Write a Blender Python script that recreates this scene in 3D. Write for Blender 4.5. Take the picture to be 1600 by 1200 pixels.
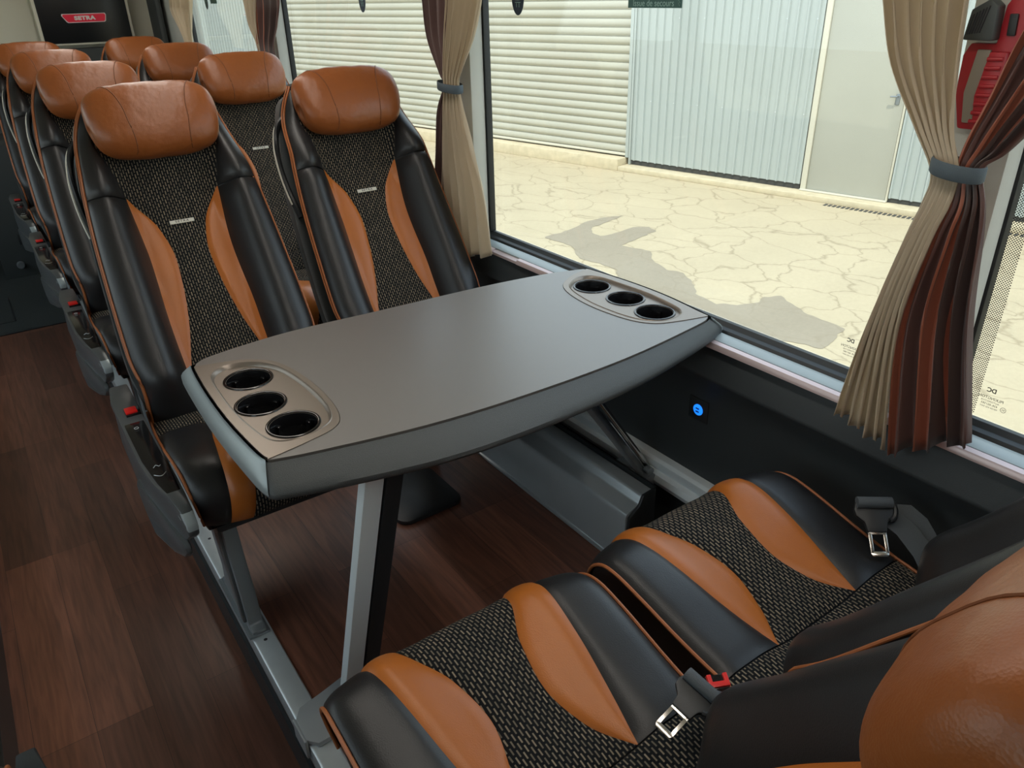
import bpy, bmesh, math, random
from mathutils import Vector, Matrix
from mathutils.noise import noise
random.seed(7)
for o in list(bpy.data.objects): bpy.data.objects.remove(o)
SC = bpy.context.scene
COL = SC.collection
PI = math.pi

# ------------------------------------------------------------ camera
cd = bpy.data.cameras.new('camera'); cam = bpy.data.objects.new('camera', cd); COL.objects.link(cam)
yaw, pitch, roll = 0.602142, 0.478474, -0.0257867
f = Vector((math.sin(yaw)*math.cos(pitch), math.cos(yaw)*math.cos(pitch), -math.sin(pitch)))
r = Vector((math.cos(yaw), -math.sin(yaw), 0)); u = r.cross(f)
r2 = math.cos(roll)*r + math.sin(roll)*u; u2 = -math.sin(roll)*r + math.cos(roll)*u
m = Matrix((r2, u2, -f)).transposed().to_4x4(); m.translation = (0, 0, 1.36)
cam.matrix_world = m
cd.sensor_width = 36; cd.lens = 1190.87/1600*36; cd.clip_start = 0.02; cd.clip_end = 200
SC.camera = cam

# ------------------------------------------------------------ world, sun, exposure
W = bpy.data.worlds.new('world'); SC.world = W; W.use_nodes = True
wn = W.node_tree; bg = wn.nodes['Background']
tc = wn.nodes.new('ShaderNodeTexCoord'); sx = wn.nodes.new('ShaderNodeSeparateXYZ'); rp = wn.nodes.new('ShaderNodeValToRGB')
wn.links.new(tc.outputs['Generated'], sx.inputs[0]); wn.links.new(sx.outputs['Z'], rp.inputs[0]); wn.links.new(rp.outputs[0], bg.inputs[0])
rp.color_ramp.elements[0].color = (.80, .88, .92, 1); rp.color_ramp.elements[1].color = (.50, .68, .95, 1)
bg.inputs[1].default_value = 1.9
sd = bpy.data.lights.new('sun', 'SUN'); sd.energy = 2.3; sd.angle = 0.01; sd.color = (1, .93, .80)
sun = bpy.data.objects.new('sun', sd); COL.objects.link(sun)
sun.rotation_euler = Vector((.42, .40, -1.05)).to_track_quat('-Z', 'Y').to_euler(); sun.location = (-6, -6, 12)
SC.view_settings.view_transform = 'Standard'; SC.view_settings.look = 'None'
SC.view_settings.gamma = 1; SC.view_settings.use_curve_mapping = False
SC.view_settings.exposure = 0.52

# ------------------------------------------------------------ materials
def mat(name, col, rough=.5, metal=0, bump=0, bscale=300, spec=.5, coat=0, var=0, vscale=6, emit=None, detail=2):
    M = bpy.data.materials.new(name); M.use_nodes = True
    nt = M.node_tree; b = nt.nodes['Principled BSDF']
    b.inputs['Base Color'].default_value = (*col, 1); b.inputs['Roughness'].default_value = rough
    b.inputs['Metallic'].default_value = metal; b.inputs['Specular IOR Level'].default_value = spec
    b.inputs['Coat Weight'].default_value = coat
    t = nt.nodes.new('ShaderNodeTexCoord')
    if bump:
        n = nt.nodes.new('ShaderNodeTexNoise'); n.inputs['Scale'].default_value = bscale; n.inputs['Detail'].default_value = detail
        bp = nt.nodes.new('ShaderNodeBump'); bp.inputs['Strength'].default_value = bump; bp.inputs['Distance'].default_value = .002
        nt.links.new(t.outputs['Object'], n.inputs['Vector']); nt.links.new(n.outputs['Fac'], bp.inputs['Height']); nt.links.new(bp.outputs[0], b.inputs['Normal'])
    if var:
        n = nt.nodes.new('ShaderNodeTexNoise'); n.inputs['Scale'].default_value = vscale; n.inputs['Detail'].default_value = 4
        mx = nt.nodes.new('ShaderNodeMix'); mx.data_type = 'RGBA'
        mx.inputs['A'].default_value = (*[c*(1-var) for c in col], 1); mx.inputs['B'].default_value = (*[min(1, c*(1+var)) for c in col], 1)
        nt.links.new(t.outputs['Object'], n.inputs['Vector']); nt.links.new(n.outputs['Fac'], mx.inputs['Factor']); nt.links.new(mx.outputs['Result'], b.inputs['Base Color'])
    if emit:
        b.inputs['Emission Color'].default_value = (*emit[0], 1); b.inputs['Emission Strength'].default_value = emit[1]
    return M

def leather(name, col, rough, wr=.35):
    M = mat(name, col, rough, var=.12, vscale=9)
    nt = M.node_tree; b = nt.nodes['Principled BSDF']
    t = nt.nodes.new('ShaderNodeTexCoord')
    v = nt.nodes.new('ShaderNodeTexVoronoi'); v.inputs['Scale'].default_value = 520
    n = nt.nodes.new('ShaderNodeTexNoise'); n.inputs['Scale'].default_value = 14; n.inputs['Detail'].default_value = 3
    b1 = nt.nodes.new('ShaderNodeBump'); b1.inputs['Strength'].default_value = .18; b1.inputs['Distance'].default_value = .0008
    b2 = nt.nodes.new('ShaderNodeBump'); b2.inputs['Strength'].default_value = wr; b2.inputs['Distance'].default_value = .012
    for x in (v, n): nt.links.new(t.outputs['Object'], x.inputs['Vector'])
    nt.links.new(n.outputs['Fac'], b2.inputs['Height']); nt.links.new(v.outputs['Distance'], b1.inputs['Height'])
    nt.links.new(b2.outputs[0], b1.inputs['Normal']); nt.links.new(b1.outputs[0], b.inputs['Normal'])
    return M

M = {}
M['black_leather'] = leather('black_leather', (.014, .014, .015), .39, .04)
M['tan_leather'] = leather('tan_leather', (.44, .128, .018), .38, .12)
M['tan_head'] = leather('tan_headrest_leather', (.27, .079, .019), .36, .45)
M['piping'] = mat('orange_piping', (.36, .115, .035), .5)
M['seam'] = mat('dark_seam', (.17, .05, .012), .6)
M['stitch'] = mat('stitch', (.5, .24, .1), .6)
M['grey_plastic'] = mat('grey_plastic', (.105, .115, .12), .32, metal=.3, bump=.1, bscale=900)
M['bracket'] = mat('light_grey_metal', (.40, .42, .43), .42, metal=.3)
M['cap'] = mat('pale_cap', (.42, .48, .50), .3, metal=.2)
M['dark_plastic'] = mat('dark_plastic', (.018, .020, .022), .4, bump=.1, bscale=800)
M['gloss_black'] = mat('gloss_black', (.008, .008, .009), .12)
M['red_plastic'] = mat('red_plastic', (.75, .015, .012), .35)
M['holder_red'] = mat('holder_red', (.42, .02, .03), .4)
M['alu'] = mat('brushed_aluminium', (.62, .66, .67), .36, metal=.45, bump=.15, bscale=60, var=.08, vscale=25)
M['rail'] = mat('pale_rail', (.74, .80, .82), .34, metal=.15)
M['cast'] = mat('cast_grey_metal', (.24, .265, .28), .36, metal=.4)
M['chrome'] = mat('chrome', (.62, .60, .56), .2, metal=1)
M['wall'] = mat('dark_wall_panel', (.035, .042, .046), .55, bump=.15, bscale=500)
M['ledge'] = mat('silver_ledge', (.33, .37, .37), .45, metal=.3, var=.1, vscale=30)
M['rubber'] = mat('black_rubber', (.015, .018, .020), .5)
M['pillar'] = mat('grey_pillar_cloth', (.58, .59, .54), .8, bump=.2, bscale=700)
M['beige_wall'] = mat('beige_wall', (.80, .77, .64), .7, bump=.1, bscale=300)
M['dark_grey_wall'] = mat('dark_grey_wall', (.055, .062, .062), .6)
M['ceiling'] = mat('ceiling_cloth', (.60, .60, .56), .8)
M['carpet'] = mat('grey_carpet', (.040, .046, .044), .95, bump=.6, bscale=500, var=.25, vscale=120)
M['table'] = mat('table_laminate', (.118, .105, .095), .36, bump=.30, bscale=1100, spec=1.0, coat=.5)
M['table'].node_tree.nodes['Principled BSDF'].inputs['Coat Roughness'].default_value = .32
M['table_rim'] = mat('table_rim', (.055, .061, .063), .42, bump=.5, bscale=900)
M['table_end'] = mat('satin_bronze', (.235, .198, .165), .33, metal=.55)
M['table_edge'] = mat('table_end_edge', (.26, .30, .31), .36, metal=.3)
M['heater'] = mat('heater_metal', (.38, .42, .44), .33, metal=.4, var=.08, vscale=12)
M['tie'] = mat('tie_band', (.07, .095, .115), .7, bump=.3, bscale=900)
M['white'] = mat('white_paint', (.8, .8, .77), .5)
M['badge'] = mat('badge', (.66, .64, .56), .4)
M['black_ink'] = mat('black_ink', (.03, .03, .035), .6)
M['sticker'] = mat('green_sticker', (.03, .10, .09), .5)
M['sticker_txt'] = mat('sticker_text', (.25, .42, .38), .5)
M['oval'] = mat('blue_sticker', (.03, .05, .08), .5)
M['screen'] = mat('screen', (.012, .013, .015), .25)
M['red_badge'] = mat('red_badge', (.55, .008, .03), .3, emit=((.8, .01, .05), .10))  # emission added to the badge paint to brighten its red
M['usb'] = mat('usb_light', (.01, .12, .8), .4, emit=((.01, .20, 1), 1.0))
M['webbing'] = mat('webbing', (.075, .088, .10), .6, bump=.4, bscale=900)
M['roller'] = mat('roller_slats', (.42, .405, .33), .5, var=.08, vscale=1.2)
M['corr'] = mat('corrugated_sheet', (.40, .44, .425), .4, metal=.15, var=.05, vscale=2)
M['pdoor'] = mat('painted_door', (.37, .365, .31), .5, var=.10, vscale=.9)
M['frame_paint'] = mat('cream_paint', (.56, .53, .43), .6)
M['kerb'] = mat('kerb_stone', (.54, .46, .31), .9, bump=.6, bscale=20, var=.25, vscale=9)
M['fill_light'] = mat('fill_glow', (.9, .9, .85), .5, emit=((1, .93, .84), 7.0))  # glow of the added ceiling fill strip
M['carpet_dark'] = mat('dark_textured_cover', (.016, .022, .024), .8, bump=.4, bscale=700)
M['head_grey'] = mat('hammer_grey', (.055, .065, .065), .5)
M['grating_gap'] = mat('dark_grating_gap', (.05, .05, .045), .8)

def curtain_mat(name, col, tr=.25):
    Mm = mat(name, col, .6, bump=.2, bscale=900)
    nt = Mm.node_tree; b = nt.nodes['Principled BSDF']; out = nt.nodes['Material Output']
    tl = nt.nodes.new('ShaderNodeBsdfTranslucent'); tl.inputs[0].default_value = (*[min(1, c*1.3) for c in col], 1)
    mx = nt.nodes.new('ShaderNodeMixShader'); mx.inputs[0].default_value = tr
    b.inputs['Sheen Weight'].default_value = .25
    nt.links.new(b.outputs[0], mx.inputs[1]); nt.links.new(tl.outputs[0], mx.inputs[2]); nt.links.new(mx.outputs[0], out.inputs[0])
    return Mm
M['cur_beige'] = curtain_mat('beige_curtain', (.60, .51, .38), .35)
M['cur_dark'] = curtain_mat('dark_brown_curtain', (.12, .060, .052), .2)
M['cur_brown'] = curtain_mat('rust_curtain', (.20, .060, .035), .3)
def sheen_stripes(Mm):  # rust bands also carry the satin's sheen highlights as colour
    nt = Mm.node_tree; uv = nt.nodes.new('ShaderNodeUVMap'); uv.uv_map = 'uv'; sp = nt.nodes.new('ShaderNodeSeparateXYZ'); r_ = nt.nodes.new('ShaderNodeValToRGB')
    nt.links.new(uv.outputs[0], sp.inputs[0]); nt.links.new(sp.outputs['X'], r_.inputs[0]); r_.color_ramp.interpolation = 'CONSTANT'
    e = r_.color_ramp.elements; D = (.085, .050, .045, 1); R_ = (.42, .13, .07, 1); Q = (.13, .055, .045, 1)
    e[0].position = 0; e[0].color = Q; e[1].position = .16; e[1].color = D
    for p_, c_ in ((.30, R_), (.36, D), (.52, R_), (.66, D), (.74, Q), (.95, R_)):
        q_ = e.new(p_); q_.color = c_
    for nd in nt.nodes:
        if nd.type == 'BSDF_PRINCIPLED': nt.links.new(r_.outputs[0], nd.inputs['Base Color'])
        if nd.type == 'BSDF_TRANSLUCENT': nt.links.new(r_.outputs[0], nd.inputs[0])
sheen_stripes(M['cur_brown'])
M['cur_brown'].node_tree.nodes['Principled BSDF'].inputs['Roughness'].default_value = .42
M['cur_brown'].node_tree.nodes['Principled BSDF'].inputs['Specular IOR Level'].default_value = .9

def fabric_mat():
    Mm = bpy.data.materials.new('dashed_fabric'); Mm.use_nodes = True; nt = Mm.node_tree; b = nt.nodes['Principled BSDF']
    uv = nt.nodes.new('ShaderNodeUVMap'); uv.uv_map = 'uv'
    sp = nt.nodes.new('ShaderNodeSeparateXYZ'); cb = nt.nodes.new('ShaderNodeCombineXYZ')
    nt.links.new(uv.outputs[0], sp.inputs[0]); nt.links.new(sp.outputs['Y'], cb.inputs['X']); nt.links.new(sp.outputs['X'], cb.inputs['Y'])
    br = nt.nodes.new('ShaderNodeTexBrick'); nt.links.new(cb.outputs[0], br.inputs['Vector'])
    br.offset = .5; br.inputs['Scale'].default_value = 1
    br.inputs['Brick Width'].default_value = .0150; br.inputs['Row Height'].default_value = .0066
    br.inputs['Mortar Size'].default_value = .0022; br.inputs['Mortar Smooth'].default_value = .1; br.inputs['Bias'].default_value = 0
    br.inputs['Color1'].default_value = (.13, .11, .085, 1); br.inputs['Color2'].default_value = (.29, .23, .165, 1)
    br.inputs['Mortar'].default_value = (.008, .009, .010, 1)
    nt.links.new(br.outputs['Color'], b.inputs['Base Color']); b.inputs['Roughness'].default_value = .9
    b.inputs['Specular IOR Level'].default_value = .15
    bp = nt.nodes.new('ShaderNodeBump'); bp.inputs['Strength'].default_value = .3; bp.inputs['Distance'].default_value = .001; bp.invert = True
    nt.links.new(br.outputs['Fac'], bp.inputs['Height']); nt.links.new(bp.outputs[0], b.inputs['Normal'])
    return Mm
M['fabric'] = fabric_mat()

def wood_mat():
    Mm = bpy.data.materials.new('plank_floor'); Mm.use_nodes = True; nt = Mm.node_tree; b = nt.nodes['Principled BSDF']
    t = nt.nodes.new('ShaderNodeTexCoord'); sp = nt.nodes.new('ShaderNodeSeparateXYZ'); cb = nt.nodes.new('ShaderNodeCombineXYZ')
    nt.links.new(t.outputs['Object'], sp.inputs[0]); nt.links.new(sp.outputs['Y'], cb.inputs['X']); nt.links.new(sp.outputs['X'], cb.inputs['Y'])
    br = nt.nodes.new('ShaderNodeTexBrick'); nt.links.new(cb.outputs[0], br.inputs['Vector']); br.offset = .37; br.offset_frequency = 3
    br.inputs['Scale'].default_value = 1; br.inputs['Brick Width'].default_value = .78; br.inputs['Row Height'].default_value = .125
    br.inputs['Mortar Size'].default_value = .0006; br.inputs['Mortar Smooth'].default_value = .3
    br.inputs['Color1'].default_value = (.110, .043, .027, 1); br.inputs['Color2'].default_value = (.225, .088, .053, 1); br.inputs['Mortar'].default_value = (.03, .014, .01, 1)
    mp = nt.nodes.new('ShaderNodeMapping'); mp.inputs['Scale'].default_value = (26, 1.6, 10); nt.links.new(t.outputs['Object'], mp.inputs['Vector'])
    n = nt.nodes.new('ShaderNodeTexNoise'); n.inputs['Scale'].default_value = 3; n.inputs['Detail'].default_value = 8; n.inputs['Distortion'].default_value = .6; nt.links.new(mp.outputs[0], n.inputs['Vector'])
    rmp = nt.nodes.new('ShaderNodeMapRange'); rmp.inputs['From Min'].default_value = .3; rmp.inputs['From Max'].default_value = .7; rmp.inputs['To Min'].default_value = .65; rmp.inputs['To Max'].default_value = 1.3
    nt.links.new(n.outputs['Fac'], rmp.inputs['Value'])
    vm = nt.nodes.new('ShaderNodeVectorMath'); vm.operation = 'SCALE'; nt.links.new(br.outputs['Color'], vm.inputs[0]); nt.links.new(rmp.outputs[0], vm.inputs['Scale'])
    nt.links.new(vm.outputs[0], b.inputs['Base Color']); b.inputs['Roughness'].default_value = .36; b.inputs['Specular IOR Level'].default_value = .7
    bp = nt.nodes.new('ShaderNodeBump'); bp.inputs['Strength'].default_value = .12; bp.inputs['Distance'].default_value = .001
    nt.links.new(n.outputs['Fac'], bp.inputs['Height']); nt.links.new(bp.outputs[0], b.inputs['Normal'])
    return Mm
M['wood'] = wood_mat()

def ground_mat(name, base, crack, cs):
    Mm = bpy.data.materials.new(name); Mm.use_nodes = True; nt = Mm.node_tree; b = nt.nodes['Principled BSDF']
    t = nt.nodes.new('ShaderNodeTexCoord')
    mp = nt.nodes.new('ShaderNodeMapping'); mp.inputs['Scale'].default_value = (1.0, .75, 1); mp.inputs['Rotation'].default_value = (0, 0, .5); nt.links.new(t.outputs['Object'], mp.inputs['Vector'])
    n1 = nt.nodes.new('ShaderNodeTexNoise'); n1.inputs['Scale'].default_value = 2.5; n1.inputs['Detail'].default_value = 5; nt.links.new(mp.outputs[0], n1.inputs['Vector'])
    ma = nt.nodes.new('ShaderNodeVectorMath'); ma.operation = 'MULTIPLY_ADD'; ma.inputs[1].default_value = (.5, .5, 0)
    nt.links.new(n1.outputs['Color'], ma.inputs[0]); nt.links.new(mp.outputs[0], ma.inputs[2])
    v = nt.nodes.new('ShaderNodeTexVoronoi'); v.feature = 'DISTANCE_TO_EDGE'; v.inputs['Scale'].default_value = 2.1; nt.links.new(ma.outputs[0], v.inputs['Vector'])
    rr = nt.nodes.new('ShaderNodeMapRange'); rr.inputs['From Min'].default_value = .0; rr.inputs['From Max'].default_value = .027; nt.links.new(v.outputs['Distance'], rr.inputs['Value'])
    n2 = nt.nodes.new('ShaderNodeTexNoise'); n2.inputs['Scale'].default_value = 30; n2.inputs['Detail'].default_value = 8; nt.links.new(t.outputs['Object'], n2.inputs['Vector'])
    n3 = nt.nodes.new('ShaderNodeTexNoise'); n3.inputs['Scale'].default_value = 1.2; n3.inputs['Detail'].default_value = 3; nt.links.new(t.outputs['Object'], n3.inputs['Vector'])
    m1 = nt.nodes.new('ShaderNodeMix'); m1.data_type = 'RGBA'; m1.inputs['A'].default_value = (*[c*.80 for c in base], 1); m1.inputs['B'].default_value = (*[c*1.15 for c in base], 1)
    ad = nt.nodes.new('ShaderNodeMath'); ad.operation = 'ADD'; nt.links.new(n2.outputs['Fac'], ad.inputs[0]); nt.links.new(n3.outputs['Fac'], ad.inputs[1])
    hf = nt.nodes.new('ShaderNodeMath'); hf.operation = 'MULTIPLY'; hf.inputs[1].default_value = .5; nt.links.new(ad.outputs[0], hf.inputs[0]); nt.links.new(hf.outputs[0], m1.inputs['Factor'])
    m2 = nt.nodes.new('ShaderNodeMix'); m2.data_type = 'RGBA'; m2.inputs['A'].default_value = (*crack, 1)
    mxf = nt.nodes.new('ShaderNodeMapRange'); mxf.inputs['To Min'].default_value = 1-cs; nt.links.new(rr.outputs[0], mxf.inputs['Value'])
    nt.links.new(mxf.outputs[0], m2.inputs['Factor']); nt.links.new(m1.outputs['Result'], m2.inputs['B'])
    nt.links.new(m2.outputs['Result'], b.inputs['Base Color']); b.inputs['Roughness'].default_value = .95; b.inputs['Specular IOR Level'].default_value = .1
    return Mm
M['ground'] = ground_mat('cracked_concrete', (.47, .395, .265), (.26, .21, .135), .65)
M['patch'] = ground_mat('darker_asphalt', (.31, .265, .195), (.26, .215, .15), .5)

def glass_mat():
    Mm = bpy.data.materials.new('window_glass'); Mm.use_nodes = True; nt = Mm.node_tree; out = nt.nodes['Material Output']
    nt.nodes.remove(nt.nodes['Principled BSDF'])
    tr = nt.nodes.new('ShaderNodeBsdfTransparent'); tr.inputs[0].default_value = (.95, .96, .93, 1)
    gl = nt.nodes.new('ShaderNodeBsdfGlossy'); gl.inputs['Roughness'].default_value = .01
    lw = nt.nodes.new('ShaderNodeLayerWeight'); lw.inputs[0].default_value = .5
    pw = nt.nodes.new('ShaderNodeMath'); pw.operation = 'POWER'; pw.inputs[1].default_value = 4.5; nt.links.new(lw.outputs['Facing'], pw.inputs[0])
    fr = nt.nodes.new('ShaderNodeMath'); fr.operation = 'MULTIPLY_ADD'; fr.inputs[1].default_value = .7; fr.inputs[2].default_value = .025; nt.links.new(pw.outputs[0], fr.inputs[0])
    mx = nt.nodes.new('ShaderNodeMixShader'); nt.links.new(fr.outputs[0], mx.inputs[0]); nt.links.new(tr.outputs[0], mx.inputs[1]); nt.links.new(gl.outputs[0], mx.inputs[2])
    nt.links.new(mx.outputs[0], out.inputs[0]); return Mm
M['glass'] = glass_mat()

def dots_mat():
    Mm = bpy.data.materials.new('printed_dots'); Mm.use_nodes = True; nt = Mm.node_tree; out = nt.nodes['Material Output']; b = nt.nodes['Principled BSDF']
    b.inputs['Base Color'].default_value = (.02, .02, .022, 1)
    t = nt.nodes.new('ShaderNodeTexCoord'); mp = nt.nodes.new('ShaderNodeMapping'); mp.inputs['Rotation'].default_value = (PI/4, 0, 0); mp.inputs['Scale'].default_value = (0, 300, 300)
    nt.links.new(t.outputs['Object'], mp.inputs['Vector'])
    fr = nt.nodes.new('ShaderNodeVectorMath'); fr.operation = 'FRACTION'; nt.links.new(mp.outputs[0], fr.inputs[0])
    sb = nt.nodes.new('ShaderNodeVectorMath'); sb.operation = 'SUBTRACT'; sb.inputs[1].default_value = (0, .5, .5); nt.links.new(fr.outputs[0], sb.inputs[0])
    ln = nt.nodes.new('ShaderNodeVectorMath'); ln.operation = 'LENGTH'; nt.links.new(sb.outputs[0], ln.inputs[0])
    lt = nt.nodes.new('ShaderNodeMath'); lt.operation = 'LESS_THAN'; lt.inputs[1].default_value = .33; nt.links.new(ln.outputs['Value'], lt.inputs[0])
    tr = nt.nodes.new('ShaderNodeBsdfTransparent'); mx = nt.nodes.new('ShaderNodeMixShader')
    nt.links.new(lt.outputs[0], mx.inputs[0]); nt.links.new(tr.outputs[0], mx.inputs[1]); nt.links.new(b.outputs[0], mx.inputs[2]); nt.links.new(mx.outputs[0], out.inputs[0])
    return Mm
M['dots'] = dots_mat()

# ------------------------------------------------------------ object helpers
def link(name, me, parent=None, loc=None):
    o = bpy.data.objects.new(name, me); COL.objects.link(o)
    if parent is not None: o.parent = parent
    if loc: o.location = loc
    return o
def tag(o, label=None, cat=None, group=None, kind=None):
    if label: o['label'] = label
    if cat: o['category'] = cat
    if group: o['group'] = group
    if kind: o['kind'] = kind
    return o
def empty(name, loc=(0, 0, 0), rz=0, label=None, cat=None, group=None):
    o = link(name, None); o.location = loc; o.rotation_euler = (0, 0, rz); o.empty_display_size = .05
    return tag(o, label, cat, group)
def mesh(name, verts, faces, material, parent=None, smooth=True, uvs=None, mats=None, fm=None, flip=False, bevel=0, auto=True):
    me = bpy.data.meshes.new(name)
    if flip: faces = [tuple(reversed(q)) for q in faces]
    me.from_pydata([tuple(v) for v in verts], [], faces)
    for mm in ([material] if mats is None else mats): me.materials.append(mm)
    if fm:
        for p, k in zip(me.polygons, fm): p.material_index = k
    if uvs:
        l = me.uv_layers.new(name='uv')
        for lp in me.loops: l.data[lp.index].uv = uvs[lp.vertex_index]
    bm = bmesh.new(); bm.from_mesh(me)
    if auto and not uvs: bmesh.ops.recalc_face_normals(bm, faces=bm.faces)
    if bevel:
        bmesh.ops.bevel(bm, geom=[e for e in bm.edges if len(e.link_faces) == 2 and e.calc_face_angle(0) > .6], offset=bevel, segments=2, profile=.6, affect='EDGES')
    bm.to_mesh(me); bm.free()
    if smooth:
        me.shade_smooth()
        try: me.set_sharp_from_angle(angle=math.radians(42))
        except Exception: pass
    return link(name, me, parent)
class MB:
    def __init__(s): s.v = []; s.f = []; s.m = []
    def add(s, vs, fs, mi=0):
        o = len(s.v); s.v += [tuple(v) for v in vs]; s.f += [tuple(i+o for i in q) for q in fs]; s.m += [mi]*len(fs); return s
    def box(s, x0, x1, y0, y1, z0, z1, mi=0, mtx=None):
        vs = [Vector((x, y, z)) for z in (z0, z1) for y in (y0, y1) for x in (x0, x1)]
        if mtx is not None: vs = [mtx @ v for v in vs]
        return s.add(vs, [(0, 2, 3, 1), (4, 5, 7, 6), (0, 1, 5, 4), (2, 6, 7, 3), (0, 4, 6, 2), (1, 3, 7, 5)], mi)
    def prism(s, poly, fn, a, b, mi=0):
        n = len(poly); vs = [fn(p, a) for p in poly]+[fn(p, b) for p in poly]
        return s.add(vs, [tuple(range(n)), tuple(range(2*n-1, n-1, -1))]+[(i, (i+1) % n, n+(i+1) % n, n+i) for i in range(n)], mi)
    def tube(s, pts, rad, n=8, mi=0, caps=True, flat=None):
        P = [Vector(p) for p in pts]; rings = []; up = Vector((0, 0, 1))
        for i, p in enumerate(P):
            d = (P[min(i+1, len(P)-1)]-P[max(i-1, 0)]).normalized()
            a = d.cross(up if abs(d.dot(up)) < .95 else Vector((1, 0, 0))).normalized(); b2 = a.cross(d)
            rr = rad[i] if isinstance(rad, (list, tuple)) else rad
            rings.append([p+a*math.cos(2*PI*k/n)*rr*(flat or 1)+b2*math.sin(2*PI*k/n)*rr for k in range(n)])
        vs = [v for r_ in rings for v in r_]
        fs = [(i*n+k, i*n+(k+1) % n, (i+1)*n+(k+1) % n, (i+1)*n+k) for i in range(len(P)-1) for k in range(n)]
        if caps: fs += [tuple(range(n)), tuple(range((len(P)-1)*n, len(P)*n))]
        return s.add(vs, fs, mi)
    def lathe(s, prof, cx, cy, n=32, mi=0, mtx=None):
        vs = []
        for (rr, z) in prof:
            for k in range(n):
                v = Vector((cx+rr*math.cos(2*PI*k/n), cy+rr*math.sin(2*PI*k/n), z)); vs.append(mtx @ v if mtx is not None else v)
        fs = [(i*n+k, i*n+(k+1) % n, (i+1)*n+(k+1) % n, (i+1)*n+k) for i in range(len(prof)-1) for k in range(n)]
        return s.add(vs, fs, mi)
    def disc(s, rr, z, cx, cy, n=32, mi=0, mtx=None):
        vs = [Vector((cx+rr*math.cos(2*PI*k/n), cy+rr*math.sin(2*PI*k/n), z)) for k in range(n)]
        if mtx is not None: vs = [mtx @ v for v in vs]
        return s.add(vs, [tuple(range(n))], mi)
    def build(s, name, material, parent=None, bevel=0, smooth=True, mats=None, auto=True):
        return mesh(name, s.v, s.f, material, parent, smooth, mats=mats, fm=s.m if mats else None, bevel=bevel, auto=auto)
def cr(pts, n):   # catmull-rom resample of a list of tuples
    P = [Vector(p) for p in pts]; out = []; k = len(P)-1
    for j in range(n+1):
        t = j/n*k; i = min(int(t), k-1); t -= i
        a, b, c, d = P[max(i-1, 0)], P[i], P[i+1], P[min(i+2, k)]
        out.append(.5*((2*b)+(c-a)*t+(2*a-5*b+4*c-d)*t*t+(3*b-a-3*c+d)*t**3))
    return out
def lerp_tab(tab):  # smooth table s -> value (monotone cubic)
    xs = [t_[0] for t_ in tab]; ys = [t_[1] for t_ in tab]; n = len(xs)
    dl = [(ys[i+1]-ys[i])/(xs[i+1]-xs[i]) for i in range(n-1)]
    mm_ = [dl[0]]+[0 if dl[i-1]*dl[i] <= 0 else 2*dl[i-1]*dl[i]/(dl[i-1]+dl[i]) for i in range(1, n-1)]+[dl[-1]]
    def g(s):
        if s <= xs[0]: return ys[0]
        if s >= xs[-1]: return ys[-1]
        for i in range(n-1):
            if s <= xs[i+1]:
                h = xs[i+1]-xs[i]; t = (s-xs[i])/h
                return ys[i]*(1+2*t)*(1-t)**2+h*mm_[i]*t*(1-t)**2+ys[i+1]*t*t*(3-2*t)+h*mm_[i+1]*t*t*(t-1)
    return g
def ss(a, b, x):
    t = max(0, min(1, (x-a)/(b-a))); return t*t*(3-2*t)
def clone(o, parent=None):
    c = o.copy(); COL.objects.link(c)
    if parent is not None: c.parent = parent
    for ch in [q for q in ALLCH.get(o.name, [])]: clone(ch, c)
    return c
ALLCH = {}
def index_children():
    ALLCH.clear()
    for o in bpy.data.objects:
        if o.parent: ALLCH.setdefault(o.parent.name, []).append(o)
def text_mesh(body, size, depth=.0004, spacing=1.0, bold=0):
    c = bpy.data.curves.new('t', 'FONT'); c.body = body; c.size = size; c.extrude = depth; c.align_x = 'CENTER'; c.align_y = 'CENTER'; c.space_character = spacing; c.offset = bold
    o = bpy.data.objects.new('t', c); COL.objects.link(o)
    dg = bpy.context.evaluated_depsgraph_get(); me = bpy.data.meshes.new_from_object(o.evaluated_get(dg))
    vs = [v.co.copy() for v in me.vertices]; fs = [tuple(p.vertices) for p in me.polygons]
    bpy.data.objects.remove(o); return vs, fs
def add_text(mb, body, size, origin, ex, ey, mi=0, spacing=1.0, depth=.0004, bold=0, sx=1):
    vs, fs = text_mesh(body, size, depth, spacing, bold); ex = Vector(ex).normalized(); ey = Vector(ey).normalized(); ez = ex.cross(ey); O = Vector(origin)
    mb.add([O+ex*v.x*sx+ey*v.y+ez*v.z for v in vs], fs, mi)

# ------------------------------------------------------------ SETTING: bus shell
FL = -.155
def struct(name, mb, material, parent=None, bevel=0, **k): 
    o = mb.build(name, material, parent, bevel, **k)
    if parent is None: o['kind'] = 'structure'
    return o
struct('floor', MB().box(-.29, .235, -2.6, 4.44, FL-.05, FL), M['wood'])
struct('floor_carpet', MB().box(-1.3, .235, 4.44, 6.2, FL-.05, FL+.002), M['carpet'])
struct('floor_platform_right', MB().box(.235, 1.31, -2.6, 5.43, FL, 0), M['wood'])
struct('floor_platform_left', MB().box(-1.31, -.29, -2.6, 4.44, FL, 0), M['wood'])
mb = MB().box(-.30, .03, 4.6, 4.606, FL+.002, FL+.004).box(.024, .03, 4.2, 4.606, FL+.002, FL+.004)
# platform risers
struct('trim_1', MB().box(.226, .2345, -2.6, 5.43, FL, -.052), M['dark_plastic'])
struct('trim_2', MB().box(-.2895, -.281, -2.6, 4.44, FL, -.01), M['dark_plastic'])
struct('ceiling', MB().box(-1.36, 1.42, -2.6, 6.2, 1.78, 1.83), M['ceiling'])
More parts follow.
